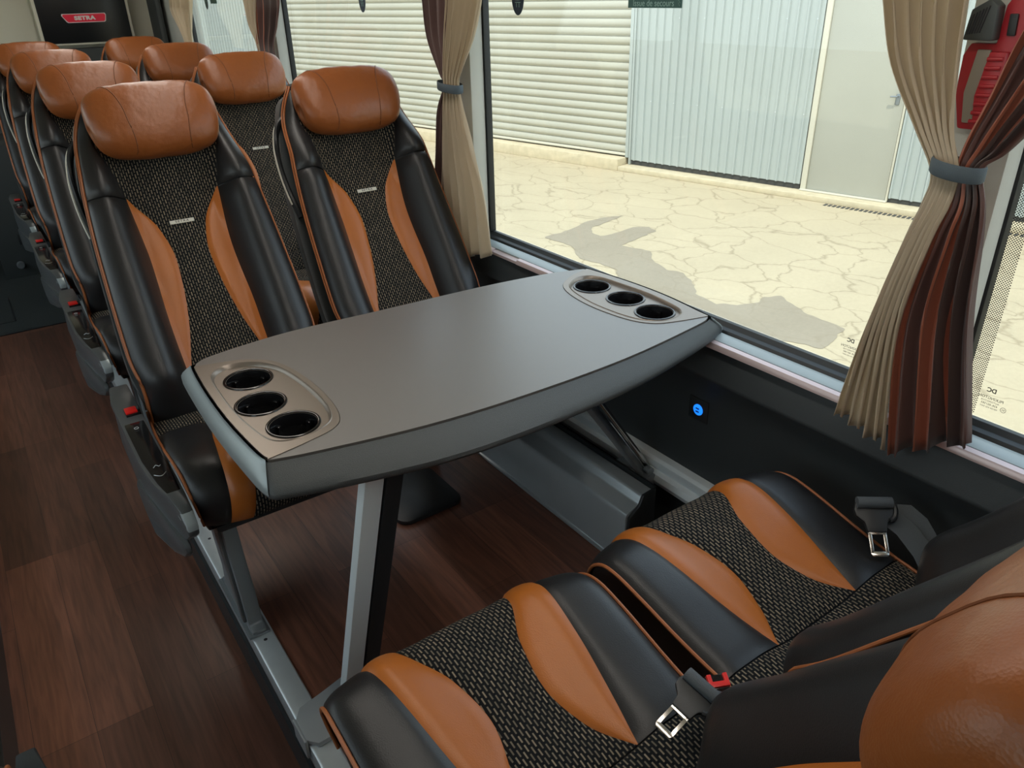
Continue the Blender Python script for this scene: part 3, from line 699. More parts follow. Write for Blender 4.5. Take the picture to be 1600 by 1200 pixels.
# ------------------------------------------------------------ TABLE
TZ = .690
tb = empty('coach_table', (.77, 1.29, 0), 0, 'long grey folding table with three cup holders at each end', 'table')
def loop(near, right, far, left):
    out = []; seg = []
    for sgm, n in ((near, 30), (right, 16), (far, 30), (left, 16)):
        seg.append((len(out), len(out)+n)); out += [(p.x, p.y) for p in cr(sgm, n)][:-1]
    return out, seg
OUT, SEG = loop([(-.518, -.255), (-.433, -.283), (-.244, -.327), (-.046, -.337), (.208, -.320), (.449, -.270), (.536, -.240)],
           [(.536, -.240), (.549, -.222), (.556, -.08), (.555, .05), (.549, .19), (.534, .232)],
           [(.534, .232), (.393, .268), (.206, .293), (-.057, .307), (-.287, .322), (-.461, .308), (-.520, .288)],
           [(-.520, .288), (-.531, .265), (-.538, .12), (-.540, -.02), (-.534, -.18), (-.528, -.238), (-.518, -.255)])
TOP, _ = loop([(-.503, -.206), (-.433, -.226), (-.244, -.263), (-.046, -.278), (.208, -.276), (.449, -.247), (.500, -.234)],
           [(.500, -.234), (.509, -.222), (.526, -.08), (.525, .05), (.511, .185), (.500, .206)],
           [(.500, .206), (.393, .238), (.206, .263), (-.057, .277), (-.287, .290), (-.461, .270), (-.505, .248)],
           [(-.505, .248), (-.513, .236), (-.521, .12), (-.523, -.02), (-.517, -.14), (-.511, -.195), (-.503, -.206)])
def mixl(t_, k_=1.0, grow=0): return [((a[0]*(1-t_)+b[0]*t_)*k_+grow*(1 if a[0] > 0 else -1), (a[1]*(1-t_)+b[1]*t_)*k_) for a, b in zip(OUT, TOP)]
LEV = [(TZ-.050, mixl(.25)), (TZ-.046, mixl(.06)), (TZ-.040, mixl(0)), (TZ-.033, mixl(.02)), (TZ-.024, mixl(.22)), (TZ-.012, mixl(.62)), (TZ-.006, mixl(.86)), (TZ-.0025, mixl(.96))]
def rings(levels, name, material, parent=tb):
    n = len(levels[0][1]); vs = []; fs = []
    for z, p in levels: vs += [(x, y, z) for x, y in p]
    for j in range(len(levels)-1):
        for i in range(n): fs.append((j*n+i, j*n+(i+1) % n, (j+1)*n+(i+1) % n, (j+1)*n+i))
    fs.append(tuple(range(n-1, -1, -1)))
    return mesh(name, vs, fs, material, parent)
rings(LEV, 'rim', M['table_rim'])
def inside(p, poly):
    c = False; n = len(poly)
    for i in range(n):
        (x1, y1), (x2, y2) = poly[i], poly[i-1]
        if (y1 > p[1]) != (y2 > p[1]) and p[0] < (x2-x1)*(p[1]-y1)/(y2-y1)+x1: c = not c
    return c
from mathutils.geometry import delaunay_2d_cdt
def fill(name, outer, holes, z, material, depth=.004, parent=None):
    P_ = []; E_ = []
    for lp in [outer]+holes:
        o_ = len(P_); P_ += [Vector(p[:2]) for p in lp]; E_ += [(o_+i, o_+(i+1) % len(lp)) for i in range(len(lp))]
    V_, _, F_, *_r = delaunay_2d_cdt(P_, E_, [], 0, 1e-6)
    bm = bmesh.new(); vv = [bm.verts.new((v.x, v.y, z)) for v in V_]
    for f_ in F_:
        c = sum((V_[i] for i in f_), Vector((0, 0)))/len(f_)
        if inside(c, outer) and not any(inside(c, h) for h in holes): bm.faces.new([vv[i] for i in f_])
    for v in [v for v in bm.verts if not v.link_faces]: bm.verts.remove(v)
    ex = bmesh.ops.extrude_face_region(bm, geom=list(bm.faces))
    for v in ex['geom']:
        if isinstance(v, bmesh.types.BMVert): v.co.z -= depth
    bmesh.ops.recalc_face_normals(bm, faces=bm.faces)
    me = bpy.data.meshes.new(name); bm.to_mesh(me); bm.free(); me.materials.append(material)
    me.shade_smooth(); me.set_sharp_from_angle(angle=math.radians(30))
    return link(name, me, parent or tb)
circ = lambda cx, cy, rr, n=40: [(cx+rr*math.cos(2*PI*i/n), cy+rr*math.sin(2*PI*i/n)) for i in range(n)]
cups = {-1: [(-.435, .119), (-.449, .004), (-.428, -.107)], 1: [(.437, .097), (.445, -.018), (.438, -.125)]}
P2 = lambda pts, n: [(p.x, p.y) for p in cr(pts, n)]
# inlay boundary curves, listed from the far side to the near side
crv = {-1: P2([(-.509, .232), (-.460, .219), (-.412, .200), (-.366, .150), (-.345, .050), (-.342, -.060), (-.354, -.138), (-.378, -.172), (-.430, -.188), (-.507, -.201)], 44),
       1: P2([(.503, .196), (.440, .180), (.378, .140), (.348, .072), (.338, -.025), (.350, -.125), (.378, -.178), (.425, -.203), (.506, -.226)], 44)}
ring_c = {-1: P2([(-.503, .06), (-.496, .160), (-.463, .196), (-.410, .182), (-.372, .130), (-.355, .040), (-.353, -.07), (-.366, -.135), (-.395, -.162), (-.445, -.170), (-.482, -.148), (-.497, -.08), (-.503, .0), (-.503, .06)], 72)[:-1],
          1: P2([(.497, .05), (.488, .125), (.458, .158), (.415, .150), (.375, .110), (.355, .03), (.352, -.05), (.365, -.135), (.400, -.180), (.445, -.188), (.484, -.165), (.499, -.09), (.502, -.02), (.497, .05)], 72)[:-1]}
nearT = [p for p in TOP[SEG[0][0]:SEG[0][1]+1]]; farT = [p for p in TOP[SEG[2][0]:SEG[2][1]+1]]
k9 = .992
lam = [(x*k9, y*k9) for x, y in nearT]+[(x-.0012, y) for x, y in crv[1][::-1]]+[(x*k9, y*k9) for x, y in farT]+[(x+.0012, y) for x, y in crv[-1]]
fill('tabletop', lam, [], TZ, M['table'], .006)
for sg in (-1, 1):
    sl = SEG[1] if sg > 0 else SEG[3]
    endT = [(x*.992, y*.985) for x, y in TOP[sl[0]:sl[1]+1]][1:-1]
    endT = [p for p in endT if -.222 < p[1] < .228] if sg < 0 else [p for p in endT if -.222 < p[1] < .192]
    ep = (crv[sg]+endT) if sg > 0 else (crv[sg]+endT[::-1])
    rc = ring_c[sg]
    inl = fill('end_inlay', ep, [rc], TZ+.0015, M['table_end'], .007)
    cx0 = sum(p[0] for p in rc)/len(rc); cy0 = sum(p[1] for p in rc)/len(rc)
    inn = [(cx0+(x-cx0)*.925, cy0+(y-cy0)*.962) for x, y in rc]
    n = len(rc); lv = [(rc, TZ+.0015), ([(cx0+(x-cx0)*1.0-(x-cx0)*.015, cy0+(y-cy0)*.992) for x, y in rc], TZ+.003), ([(cx0+(x-cx0)*.965, cy0+(y-cy0)*.982) for x, y in rc], TZ+.002), (inn, TZ-.005)]
    vs = [(x, y, z) for l_, z in lv for x, y in l_]
    mesh('recess_edge', vs, [(j*n+i, j*n+(i+1) % n, (j+1)*n+(i+1) % n, (j+1)*n+i) for j in range(3) for i in range(n)], M['table_end'], inl)
    fill('cup_plate', inn, [circ(cx, cy, .0425) for cx, cy in cups[sg]], TZ-.005, M['table_end'], .003)
    for cx, cy in cups[sg]:
        cm = MB().lathe([(.0485, TZ-.0048), (.0478, TZ-.0032), (.0455, TZ-.0025), (.0435, TZ-.003), (.0425, TZ-.006), (.039, TZ-.062), (.036, TZ-.064), (0.001, TZ-.064)], cx, cy, 40)
        ch = cm.build('cup_holder', M['gloss_black'], tb)
        for q in range(4):
            a = q*PI/2+.5; fm_ = Matrix.Translation((cx, cy, 0)) @ Matrix.Rotation(a, 4, 'Z')
            MB().box(.033, .040, -.005, .005, TZ-.040, TZ-.018, 0, fm_).build('grip_tab', M['gloss_black'], ch, bevel=.002)
    i0, i1 = sl; i0 += 1 if sg > 0 else 2; i1 -= 1 if sg > 0 else 2
    ev = []
    for (z, _p), t_ in zip(LEV[2:]+[(TZ+.0002, None)], (0, .02, .22, .62, .86, .96, 1.0)):
        ev += [(x, y, z+.0012) for x, y in mixl(t_, 1, .0016)[i0:i1+1]]
    m_ = i1-i0+1
    mesh('end_edge', ev, [(j*m_+i, j*m_+i+1, (j+1)*m_+i+1, (j+1)*m_+i) for j in range(6) for i in range(m_-1)], M['table_edge'], tb)
# leg, bracket, strut
def beam(p0, p1, wx, wy, mb_, yawa=0, mi=0):
    p0, p1 = Vector(p0), Vector(p1); d = p1-p0; L_ = d.length; q = d.to_track_quat('Z', 'Y').to_matrix().to_4x4()
    # keep a stable side direction
    z = d.normalized(); x = Vector((math.cos(yawa), math.sin(yawa), 0)); x = (x-z*x.dot(z)).normalized(); y = z.cross(x)
    mt = Matrix(((x.x, y.x, z.x, p0.x), (x.y, y.y, z.y, p0.y), (x.z, y.z, z.z, p0.z), (0, 0, 0, 1)))
    return mb_.box(-wx/2, wx/2, -wy/2, wy/2, 0, L_, mi, mt)
off = Vector((-.77, -1.29, 0))
lgm = MB(); beam(Vector((.352, 1.162, .012))+off, Vector((.428, 1.050, .645))+off, .040, .022, lgm, 0.1)
tl_ = lgm.build('leg', M['rail'], tb, bevel=.003)
l2 = MB(); beam(Vector((.392, 1.172, .012))+off, Vector((.470, 1.060, .645))+off, .036, .036, l2, 0.1); l2.build('leg_insert', M['rubber'], tl_, bevel=.002)
bp = [(.232, 1.105), (.232, 1.165), (.25, 1.19), (.30, 1.20), (.36, 1.215), (.40, 1.21), (.40, 1.15), (.34, 1.135), (.315, 1.10), (.30, 1.085), (.25, 1.083)]
fp = MB().prism(bp, lambda p, z: (p[0]-.77, p[1]-1.29, z), .0065, .020).box(.226-.77, .234-.77, 1.10-1.29, 1.17-1.29, -.03, .02).build('foot_bracket', M['bracket'], tb, bevel=.004)
sm_ = MB(); beam(Vector((.955, 1.275, .640))+off, Vector((1.262, 1.228, .190))+off, .014, .060, sm_, -.5); st_o = sm_.build('wall_strut', M['cast'], tb, bevel=.004)
sm_ = MB(); sm_.tube([Vector((.985, 1.262, .640))+off, Vector((1.275, 1.218, .205))+off], .008, 10); sm_.build('strut_edge', M['chrome'], st_o)
hm = MB().box(1.235-.77, 1.285-.77, 1.18-1.29, 1.30-1.29, .170, .200).tube([(1.262-.77, 1.19-1.29, .205), (1.262-.77, 1.21-1.29, .205)], .012, 12)
hm.build('hinge', M['cast'], st_o, bevel=.003)
MB().box(-.33, .33, -.12, .12, TZ-.066, TZ-.0505).build('underframe', M['dark_plastic'], tb, bevel=.006)

# footrest plate on the platform floor
def rrect(x0, x1, y0, y1, rr, n=6):
    out = []
    for cx, cy, a0 in ((x1-rr, y1-rr, 0), (x0+rr, y1-rr, PI/2), (x0+rr, y0+rr, PI), (x1-rr, y0+rr, 1.5*PI)):
        out += [(cx+rr*math.cos(a0+PI/2*i/n), cy+rr*math.sin(a0+PI/2*i/n)) for i in range(n+1)]
    return out
o = MB().prism(rrect(-.11, .10, -.115, .115, .035), lambda p, z: (p[0], p[1], z), 0.0005, .014).build('floor_plate', M['dark_plastic'], None, bevel=.003)
o.location = (.832, 1.735, 0); tag(o, 'dark rounded plate lying on the wood floor behind the table leg', 'plate')

# heater cover
hp = [(1.106, .001), (1.106, .010), (1.112, .012), (1.112, .158), (1.116, .168), (1.124, .173), (1.150, .182), (1.156, .190), (1.160, .204), (1.166, .210), (1.200, .212), (1.203, .202), (1.203, .001)]
ht = empty('heater_cover', (0, 0, 0), 0, 'long folded grey metal heater cover along the floor under the table', 'heater')
MB().prism(hp, fnY, 1.125, 5.3).build('cover', M['heater'], ht, bevel=.0025)
MB().prism([(1.110, .004), (1.118, .16), (1.152, .186), (1.164, .212), (1.206, .216), (1.206, .004)], fnY, 1.116, 1.1245).build('end_cap', M['dark_plastic'], ht, bevel=.001)
MB().box(1.203, 1.209, 1.12, 5.3, .20, .222).build('rear_flange', M['rubber'], ht)

# usb socket on the wall
us = empty('usb_socket', (1.3035, 1.085, .430), 0, 'glowing blue round USB socket in the dark wall panel', 'socket')
mt = Matrix.Rotation(-PI/2, 4, 'Y')
MB().box(-.004, .002, -.030, .030, -.030, .030).build('plate', M['dark_plastic'], us, bevel=.002)
MB().lathe([(.0145, .001), (.0145, .0055), (.013, .0065), (.001, .0065)], 0, 0, 32, mtx=mt).build('light_ring', M['usb'], us)
pm = MB().box(-.0085, -.0062, -.005, .005, .003, .0055).box(-.0085, -.0062, -.005, .005, -.0055, -.003); pm.build('port', M['black_ink'], us)

# ------------------------------------------------------------ CURTAINS
def curtain_sheet(name, rowsL, rowsR, npl, amp, material, parent, X0=1.222, lean=0, seed=0, ph=0, tie_z=1.10, hem=True):
    n = max(60, npl*12); nj = 60
    A = cr([(0, a, b) for a, b in rowsL], nj); B = cr([(0, a, b) for a, b in rowsR], nj)
    vs = []; uvs = []
    for j in range(nj+1):
        zc = (A[j].z+B[j].z)/2; pinch = .35+.65*ss(0, .22, abs(zc-tie_z))
        for i in range(n+1):
            a = i/n; p = A[j].lerp(B[j], a)
            wob = .10*noise(Vector((a*5+seed, zc*3, 0)))
            f_ = 2*PI*npl*(a+wob*.35)+ph+.9*noise(Vector((seed, zc*2.5, 1)))
            k_ = .6+.7*noise(Vector((a*4+seed*3, zc*1.5, 4)))+.4
            x = X0-amp*pinch*k_*(math.sin(f_)+.35*math.sin(2*f_+1))
            y = p.y+.004*math.cos(f_)*(1 if 0 < i < n else 0)
            dz = .006*math.sin(f_*.5+seed) if j > nj-2 else 0
            vs.append((x+lean*(zc-tie_z), y, p.z+dz)); uvs.append((a, zc))
    fs = [(j*(n+1)+i, j*(n+1)+i+1, (j+1)*(n+1)+i+1, (j+1)*(n+1)+i) for j in range(nj) for i in range(n)]
    o = mesh(name, vs, fs, material, parent, uvs=uvs); md = o.modifiers.new('thickness', 'SOLIDIFY'); md.thickness = .0014; return o
def tie_band(parent, y0, y1, z, X0=1.222, h=.024, rx=.026):
    vs = []; n = 32; yc, ry = (y0+y1)/2, abs(y1-y0)/2
    for zz, g in ((-h/2, 0), (-h/2+.003, .002), (h/2-.003, .002), (h/2, 0)):
        for k_ in range(n): a = 2*PI*k_/n; vs.append((X0+(rx+g)*math.cos(a), yc+(ry+g)*math.sin(a), z+zz+.004*math.sin(a)))
    fs = [(j*n+k_, j*n+(k_+1) % n, (j+1)*n+(k_+1) % n, (j+1)*n+k_) for j in range(3) for k_ in range(n)]
    return mesh('tie_band', vs, fs, M['tie'], parent)
def ext(rows, dz=.16, dy=0):  # continue upwards out of view to the rail
    a, b = rows[0], rows[1]; return [(a[0]+dy, a[1]+dz)]+rows
C1 = empty('curtain', (0, 0, 0), 0, 'tied back beige and brown curtain at the middle window pillar', 'curtain', 'tied curtains')
curtain_sheet('beige_panel', ext([(1.867, 1.394), (1.871, 1.335), (1.916, 1.242), (1.984, 1.158), (2.006, 1.114), (1.977, 1.02), (1.892, .831), (1.856, .645)]),
              ext([(2.05, 1.399), (2.051, 1.336), (2.077, 1.237), (2.095, 1.151), (2.097, 1.107), (2.118, 1.005), (2.15, .785), (2.167, .56)]), 6, .011, M['cur_beige'], C1, seed=1)
curtain_sheet('brown_panel', ext([(2.043, 1.399), (2.051, 1.336), (2.066, 1.238), (2.084, 1.152), (2.09, 1.107), (2.105, 1.005), (2.135, .786), (2.155, .568)]),
              ext([(2.205, 1.403), (2.197, 1.336), (2.186, 1.234), (2.131, 1.14), (2.112, 1.106), (2.172, 1.008), (2.214, .773), (2.289, .559)]), 3, .010, M['cur_dark'], C1, X0=1.232, seed=2)
tie_band(C1, 2.004, 2.116, 1.108)
C2 = empty('curtain', (0, 0, 0), 0, 'large tied curtain at right, beige half and rust half fanning out below the tie', 'curtain', 'tied curtains')
curtain_sheet('beige_panel', ext([(.615, 1.378), (.612, 1.331), (.605, 1.248), (.593, 1.16), (.571, 1.097), (.572, 1.049), (.587, .984), (.606, .827), (.580, .603)]),
              ext([(.756, 1.383), (.739, 1.331), (.707, 1.242), (.649, 1.154), (.609, 1.091), (.614, 1.04), (.632, .974), (.664, .807), (.688, .628)]), 6, .010, M['cur_beige'], C2, seed=5)
curtain_sheet('rust_panel', ext([(.380, 1.30), (.438, 1.241), (.494, 1.158), (.516, 1.129), (.539, 1.107), (.523, 1.058), (.512, 1.002), (.493, .865), (.447, .676)], .2, -.06),
              ext([(.500, 1.376), (.532, 1.283), (.550, 1.208), (.568, 1.144), (.574, 1.097), (.573, 1.048), (.589, .984), (.608, .826), (.577, .588)], .2, -.08), 5, .011, M['cur_brown'], C2, seed=9, X0=1.226)
tie_band(C2, .535, .612, 1.102, rx=.028)
C3 = empty('curtain', (0, 0, 0), 0, 'dark brown and rust curtain behind the far window seats, left of the roller doors', 'curtain', 'tied curtains')
curtain_sheet('beige_panel', [(3.56, 1.54), (3.652, 1.341), (3.689, 1.241), (3.70, 1.135), (3.69, .95), (3.66, .6)], [(3.95, 1.54), (3.835, 1.342), (3.813, 1.238), (3.728, 1.135), (3.74, .95), (3.78, .6)], 3, .012, M['cur_beige'], C3, seed=12)
curtain_sheet('brown_panel', [(3.31, 1.54), (3.341, 1.34), (3.406, 1.246), (3.492, 1.145), (3.45, .95), (3.38, .6)], [(3.646, 1.54), (3.669, 1.342), (3.698, 1.24), (3.719, 1.135), (3.71, .95), (3.72, .6)], 4, .012, M['cur_brown'], C3, X0=1.215, seed=14)
tie_band(C3, 3.49, 3.74, 1.08)
C4 = empty('curtain', (0, 0, 0), 0, 'narrow cream curtain at the far end of the last window', 'curtain', 'tied curtains')
curtain_sheet('beige_panel', [(4.62, 1.54), (4.70, 1.35), (4.753, 1.283), (4.845, 1.138), (4.80, .95), (4.74, .6)], [(5.10, 1.54), (5.14, 1.35), (5.159, 1.28), (5.014, 1.132), (5.06, .95), (5.12, .6)], 5, .016, M['cur_beige'], C4, seed=20)
tie_band(C4, 4.84, 5.02, 1.08)

# ------------------------------------------------------------ emergency hammer holder
eh = empty('hammer_holder', (1.268, .59, 1.24), 0, 'red emergency hammer holder with black ribbed head behind the right curtain', 'hammer')
def yz(poly, x0, x1, nm, mm, par=eh, bevel=.002):
    return MB().prism(poly, lambda p, x: (x, p[0]-.59, p[1]-1.24), x0, x1).build(nm, mm, par, bevel)
yz([(.618, 1.150), (.632, 1.20), (.634, 1.255), (.626, 1.272), (.590, 1.272), (.588, 1.323), (.575, 1.345), (.555, 1.345), (.552, 1.30), (.560, 1.24), (.566, 1.17), (.575, 1.150)], .012, .030, 'holder', M['holder_red'], bevel=.004)
hd = yz([(.628, 1.277), (.624, 1.318), (.600, 1.332), (.588, 1.323), (.586, 1.277)], -.012, .012, 'hammer_head', M['head_grey'], bevel=.003)
for q in range(6): MB().tube([(-.0125, .623-.59-.0035*q, 1.285-1.24+.0005*q), (-.0125, .6185-.59-.0040*q, 1.312-1.24+.0022*q)], .0011, 6).build('rib', M['black_ink'], hd)
gr = yz([(.590, 1.150), (.598, 1.20), (.590, 1.262), (.566, 1.262), (.565, 1.20), (.574, 1.150)], 0, .014, 'grip', M['holder_red'], bevel=.003)
for q in range(8): MB().tube([(-.001, .594-.59+.0008*q-.004, 1.252-1.24-.0125*q), (-.001, .5685-.59+.0007*q, 1.253-1.24-.0125*q)], .003, 8).build('grip_rib', M['holder_red'], gr)
yz([(.611, 1.160), (.618, 1.203), (.612, 1.264), (.592, 1.264), (.600, 1.20), (.594, 1.160)], .008, .0125, 'backing', mat('beige_back', (.30, .27, .22), .7))
yz([(.577, 1.283), (.565, 1.283), (.567, 1.312), (.579, 1.312)], .008, .0125, 'latch', M['dark_plastic'])

# ------------------------------------------------------------ stickers and stamps on the glass
GX = 1.3602
st = MB(); st.box(GX-.0012, GX-.0002, 1.292, 1.461, 1.314, 1.375, 0); add_text(st, 'Emergency exit', .020, (GX-.0014, 1.376, 1.355), (0, -1, 0), (0, 0, 1), 1, depth=.0001); add_text(st, 'Issue de secours', .0195, (GX-.0014, 1.380, 1.3235), (0, -1, 0), (0, 0, 1), 1, depth=.0001)
st.tube([(GX-.0013, 1.303, 1.331), (GX-.0013, 1.298, 1.324), (GX-.0013, 1.303, 1.325), (GX-.0013, 1.299, 1.318)], .0007, 4, 1)
o = st.build('exit_sticker', None, None, mats=[M['sticker'], M['sticker_txt']], smooth=False); tag(o, 'dark green emergency exit sticker at the top of the middle window', 'sticker')
st = MB(); st.box(GX-.0012, GX-.0002, 4.72, 4.84, 1.324, 1.375, 0)
o = st.build('exit_sticker', None, None, mats=[M['sticker'], M['sticker_txt']], smooth=False); tag(o, 'small dark green sticker at the top of the far window', 'sticker')
for (yc, lb) in ((1.902, 'dark oval hammer sticker at the top of the middle window, right of the curtain'), (2.890, 'dark oval sticker at the top of the window beyond the middle curtain'), (4.925, 'dark oval sticker at the top of the farthest window')):
    s = MB(); s.prism([(.0285*math.cos(2*PI*q/32), .046*math.sin(2*PI*q/32)) for q in range(32)], lambda p, x: (GX-x, yc+p[0], 1.340+p[1]), .0002, .0012, 0)
    for (a, b) in (((.010, -.008), (-.010, -.008)), ((-.010, -.008), (0, .020)), ((0, .020), (.010, -.008)), ((0, .020), (0, -.008)), ((-.006, -.016), (-.006, -.026)), ((.006, -.016), (.006, -.026)), ((-.012, -.014), (.012, -.014))):
        s.tube([(GX-.0014, yc+a[0], 1.340+a[1]), (GX-.0014, yc+b[0], 1.340+b[1])], .0010, 4, 1)
    o = s.build('hammer_sticker', None, None, mats=[M['oval'], M['sticker_txt']], smooth=False); tag(o, lb, 'sticker', 'oval window stickers')
def stamp(y, z, label):
    s = MB(); ex = (0, 1, 0); ey = (0, 0, 1)   # mirrored as seen from inside
    g = GX-.0003
    add_text(s, 'DC', 0.0112, (g, y+.002, z+.019), ex, ey, 0, depth=.0001, bold=.0003, sx=-1 if False else 1)
    add_text(s, 'PILKINGTON', 0.0073, (g, y, z+.0045), ex, ey, 0, depth=.0001)
    add_text(s, 'AUTOMOTIVE', 0.0042, (g, y, z-.002), ex, ey, 0, 1.2, depth=.0001)
    add_text(s, '43R-001583', 0.0052, (g, y, z-.0077), ex, ey, 0, 1.1, depth=.0001)
    add_text(s, 'M3154 AS2 DOT', 0.0038, (g, y, z-.0135), ex, ey, 0, 1.1, depth=.0001)
    s.tube([(g, y-.024+.0045*math.cos(q*PI/8), z-.009+.0045*math.sin(q*PI/8)) for q in range(17)], .0004, 4)
    add_text(s, 'E2', .0048, (g, y-.024, z-.009), ex, ey, 0, depth=.0001)
    o = s.build('glass_stamp', M['black_ink'], None, smooth=False); tag(o, label, 'glass stamp', 'printed glass stamps'); return o
stamp(.763, .693, 'mirrored glass maker stamp at the lower corner left of the large curtain')
stamp(.488, .694, 'mirrored glass maker stamp in the pane right of the large curtain')
o = MB().box(GX-.0006, GX-.0002, .508, .534, .66, 1.58).build('dotted_band', M['dots'], None, smooth=False); tag(o, 'black printed dot band along the edge of the nearest pane', 'dotted band')

# ------------------------------------------------------------ screen at the far end
ms = empty('display_screen', (.87, 5.955, 1.335), 0, 'black screen with red name badge on the far wall', 'screen')
MB().box(-.275, .275, -.005, .05, -.232, .34).build('frame', M['beige_wall'], ms, bevel=.008)
MB().box(-.257, .257, -.012, -.004, -.220, .32).build('panel', M['screen'], ms, bevel=.003)
bd = MB(); rb = [(-.126, -.052), (.122, -.052), (.128, -.062), (.120, -.098), (.112, -.104), (-.100, -.104), (-.108, -.098), (-.130, -.062)]
bd.prism(rb, lambda p, y: (p[0], y, p[1]), -.014, -.011, 1); bd.prism([(x*.955, -.078+(z+.078)*.84) for x, z in rb], lambda p, y: (p[0], y, p[1]), -.0165, -.0125, 0)
add_text(bd, 'SETRA', .030, (.0, -.0170, -.0785), (1, 0, 0), (0, 0, 1), 1, 1.10, .0006, .0019, 1.3)
bd.build('name_badge', None, ms, mats=[M['red_badge'], M['white']], smooth=False)
# vent and knob on the step box
o = MB().box(-.03, .03, -.004, .002, -.03, .03).build('vent_cover', M['rubber'], None, bevel=.002); o.location = (.155, 5.427, .075); tag(o, 'small black square vent in the grey panel at the aisle end', 'vent')
o = MB().lathe([(.001, .03), (.018, .03), (.022, .022), (.022, .0), (.012, 0)], 0, 0, 20, mtx=Matrix.Rotation(PI/2, 4, 'X')).build('door_knob', M['cast'], None); o.location = (.095, 5.428, -.075); tag(o, 'round metal knob low on the grey panel at the aisle end', 'knob')

# ------------------------------------------------------------ OUTSIDE
GZ = -1.35
G0 = Vector((9.7, 4.9, 0)); tv = Vector((-.20501, .97876, 0)); nv_ = Vector((-.97876, -.20501, 0))
FM = Matrix(((tv.x, nv_.x, 0, G0.x), (tv.y, nv_.y, 0, G0.y), (0, 0, 1, 0), (0, 0, 0, 1)))   # local (s, toward bus, z)
def fobj(name, mb_, material, parent=None, **k_):
    o = mb_.build(name, material, parent, **k_)
    if parent is None: o.matrix_world = FM
    return o
o = MB().box(-30, 30, -25, 45, GZ-.1, GZ).build('ground', M['ground'], None, smooth=False); o['kind'] = 'structure'
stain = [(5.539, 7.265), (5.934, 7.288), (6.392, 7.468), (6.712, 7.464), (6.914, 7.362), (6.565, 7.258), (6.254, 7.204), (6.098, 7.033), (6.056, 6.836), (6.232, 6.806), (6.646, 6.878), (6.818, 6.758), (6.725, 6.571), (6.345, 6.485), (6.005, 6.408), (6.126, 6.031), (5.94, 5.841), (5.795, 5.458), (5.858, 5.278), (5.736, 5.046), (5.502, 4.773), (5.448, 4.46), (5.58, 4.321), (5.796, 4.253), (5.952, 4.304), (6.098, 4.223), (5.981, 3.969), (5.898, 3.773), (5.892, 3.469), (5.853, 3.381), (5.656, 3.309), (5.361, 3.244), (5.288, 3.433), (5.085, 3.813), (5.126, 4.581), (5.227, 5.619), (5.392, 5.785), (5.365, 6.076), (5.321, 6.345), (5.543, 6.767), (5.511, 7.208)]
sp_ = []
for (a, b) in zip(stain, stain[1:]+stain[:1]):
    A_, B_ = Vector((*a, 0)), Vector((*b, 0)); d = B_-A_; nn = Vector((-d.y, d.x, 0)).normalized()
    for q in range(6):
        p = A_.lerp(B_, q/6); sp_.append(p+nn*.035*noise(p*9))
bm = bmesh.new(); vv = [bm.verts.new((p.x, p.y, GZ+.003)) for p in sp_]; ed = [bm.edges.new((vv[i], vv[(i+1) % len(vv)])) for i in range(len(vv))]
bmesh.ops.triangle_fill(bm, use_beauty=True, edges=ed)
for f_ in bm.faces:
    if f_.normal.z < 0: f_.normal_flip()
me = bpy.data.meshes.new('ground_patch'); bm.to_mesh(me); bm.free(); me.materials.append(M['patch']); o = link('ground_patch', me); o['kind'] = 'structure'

fac = MB().box(-14, 30, -6, -.42, GZ, 3.2)
o = fobj('garage_building', fac, M['pdoor']); tag(o, 'long pale garage building facing the coach windows', 'building')
kb = MB().box(4.69, 30, -.41, 0, GZ, -1.17)
o = fobj('kerb', kb, M['kerb'], bevel=.012); tag(o, 'higher yellowish stone kerb under the cream roller doors', 'kerb')
o = fobj('kerb', MB().box(-14, 4.685, -.41, 0, GZ, -1.277), M['kerb'], bevel=.012); tag(o, 'lower yellowish stone kerb under the cladding and the plain metal door', 'kerb')
def roller(s0, s1, label):
    t_ = empty('roller_door', (0, 0, 0), 0, label, 'roller door', 'roller doors'); t_.matrix_world = FM
    z0, pitch = -1.10, .1262; pr = []
    n = 33
    for i in range(n):
        z = z0+i*pitch
        pr += [(-.272, z), (-.252, z+.014), (-.244, z+.045), (-.248, z+.085), (-.260, z+.108), (-.278, z+.114)]
    z_ = z0+n*pitch; poly = pr+[(-.31, z_), (-.31, z0)]
    MB().prism(poly, lambda p, s: (s, p[0], p[1]), s0, s1).build('slat_curtain', M['roller'], t_, auto=True)
    MB().box(s0, s1, -.30, -.235, -1.145, -1.105).build('bottom_rail', M['frame_paint'], t_, bevel=.006)
    for a, b in ((s0-.06, s0), (s1, s1+.06)): MB().box(a, b, -.36, -.215, -1.168, 2.9).build('guide_rail', M['corr'], t_, bevel=.008)
    return t_
roller(4.70, 8.25, 'cream roller door seen right of the middle curtain')
roller(8.85, 14.9, 'cream roller door seen between the far curtain and the middle curtain')
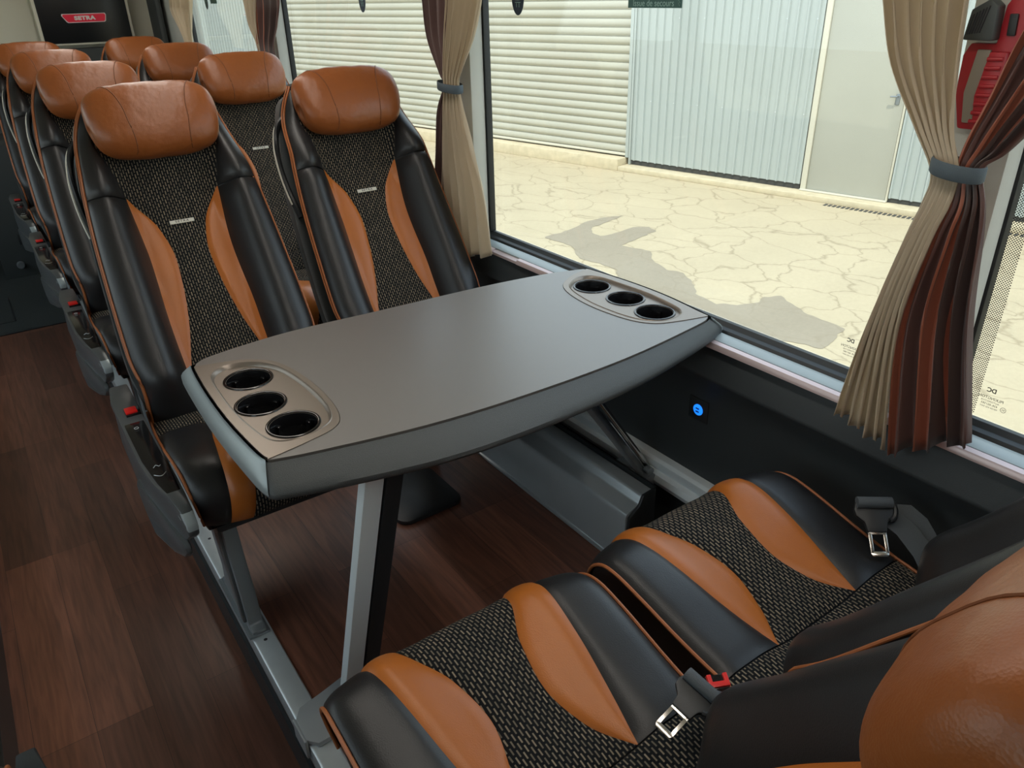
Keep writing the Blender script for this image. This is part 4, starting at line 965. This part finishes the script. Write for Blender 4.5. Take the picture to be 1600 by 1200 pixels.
def corrugated(s0, s1, zb_, label, pitch=.138):
    t_ = empty('corrugated_panel', (0, 0, 0), 0, label, 'metal cladding', 'corrugated panels'); t_.matrix_world = FM
    P_ = []; s = s0
    while s < s1-1e-6:
        for ds, d in ((0, -.25), (.050, -.25), (.062, -.218), (.080, -.218), (.092, -.25)):
            if s+ds <= s1: P_.append((s+ds, d))
        s += pitch
    P_.append((s1, -.25)); poly = P_+[(s1, -.275), (s0, -.275)]
    MB().prism(poly, lambda p, z: (p[0], p[1], z), zb_, 2.95).build('sheet', M['corr'], t_, smooth=False)
    for zz in (-.26, .92, 2.0):
        sc = MB(); s = s0+.07
        while s < s1: sc.lathe([(.001, .006), (.008, .005), (.008, 0)], 0, 0, 8, mtx=Matrix.Translation((s, -.218, zz)) @ Matrix.Rotation(-PI/2, 4, 'X')); s += pitch*3
        sc.build('screw_row', M['alu'], t_)
    MB().box(s0, s1, -.30, -.262, -1.275 if zb_ < -1.15 else -1.168, zb_).build('gap_shade_strip', M['grating_gap'], t_)  # dark strip stands in for the shade in the gap under the sheet
    return t_
corrugated(1.70, 4.60, -1.20, 'pale green white corrugated cladding between the roller door and the plain door')
corrugated(-13.0, .475, -1.215, 'corrugated cladding seen just left of the large curtain')
corrugated(15.0, 24.0, -1.12, 'corrugated cladding seen through the farthest window')
o = fobj('cladding_edge', MB().box(4.602, 4.636, -.33, -.222, -1.275, 2.95), M['corr'], bevel=.006); tag(o, 'flat metal edge strip between roller door and cladding', 'edge strip')
o = fobj('wall_post', MB().box(8.33, 8.78, -.5, -.235, -1.168, 2.95), M['corr'], bevel=.01); tag(o, 'metal wall post between the two roller doors, behind the middle curtain', 'post')
pd = empty('metal_door', (0, 0, 0), 0, 'plain greyish metal door in the garage front beside the cladding', 'door'); pd.matrix_world = FM
MB().box(.52, 1.60, -.31, -.262, -1.255, 1.75).build('door_leaf', M['pdoor'], pd, bevel=.006)
MB().box(1.605, 1.68, -.34, -.235, -1.275, 1.85).box(.485, .515, -.34, -.250, -1.275, 1.85).box(.485, 1.68, -.34, -.235, 1.76, 1.85).box(.485, 1.68, -.34, -.20, -1.275, -1.257).build('door_frame', M['frame_paint'], pd, bevel=.006)
MB().box(.575, .625, -.262, -.252, -.06, .07).build('lock_plate', M['cast'], pd, bevel=.01)
MB().tube([(.60, -.255, .045), (.60, -.20, .045), (.68, -.20, .040)], .011, 10).build('door_handle', M['cast'], pd)
g = MB()
s = -6.0
while s < 1.15: g.box(s, s+.035, .03, .13, GZ, GZ+.006); s += .06
o = fobj('drain_grating', g, M['grating_gap']); tag(o, 'slotted drain grating along the kerb in front of the garage', 'drain')
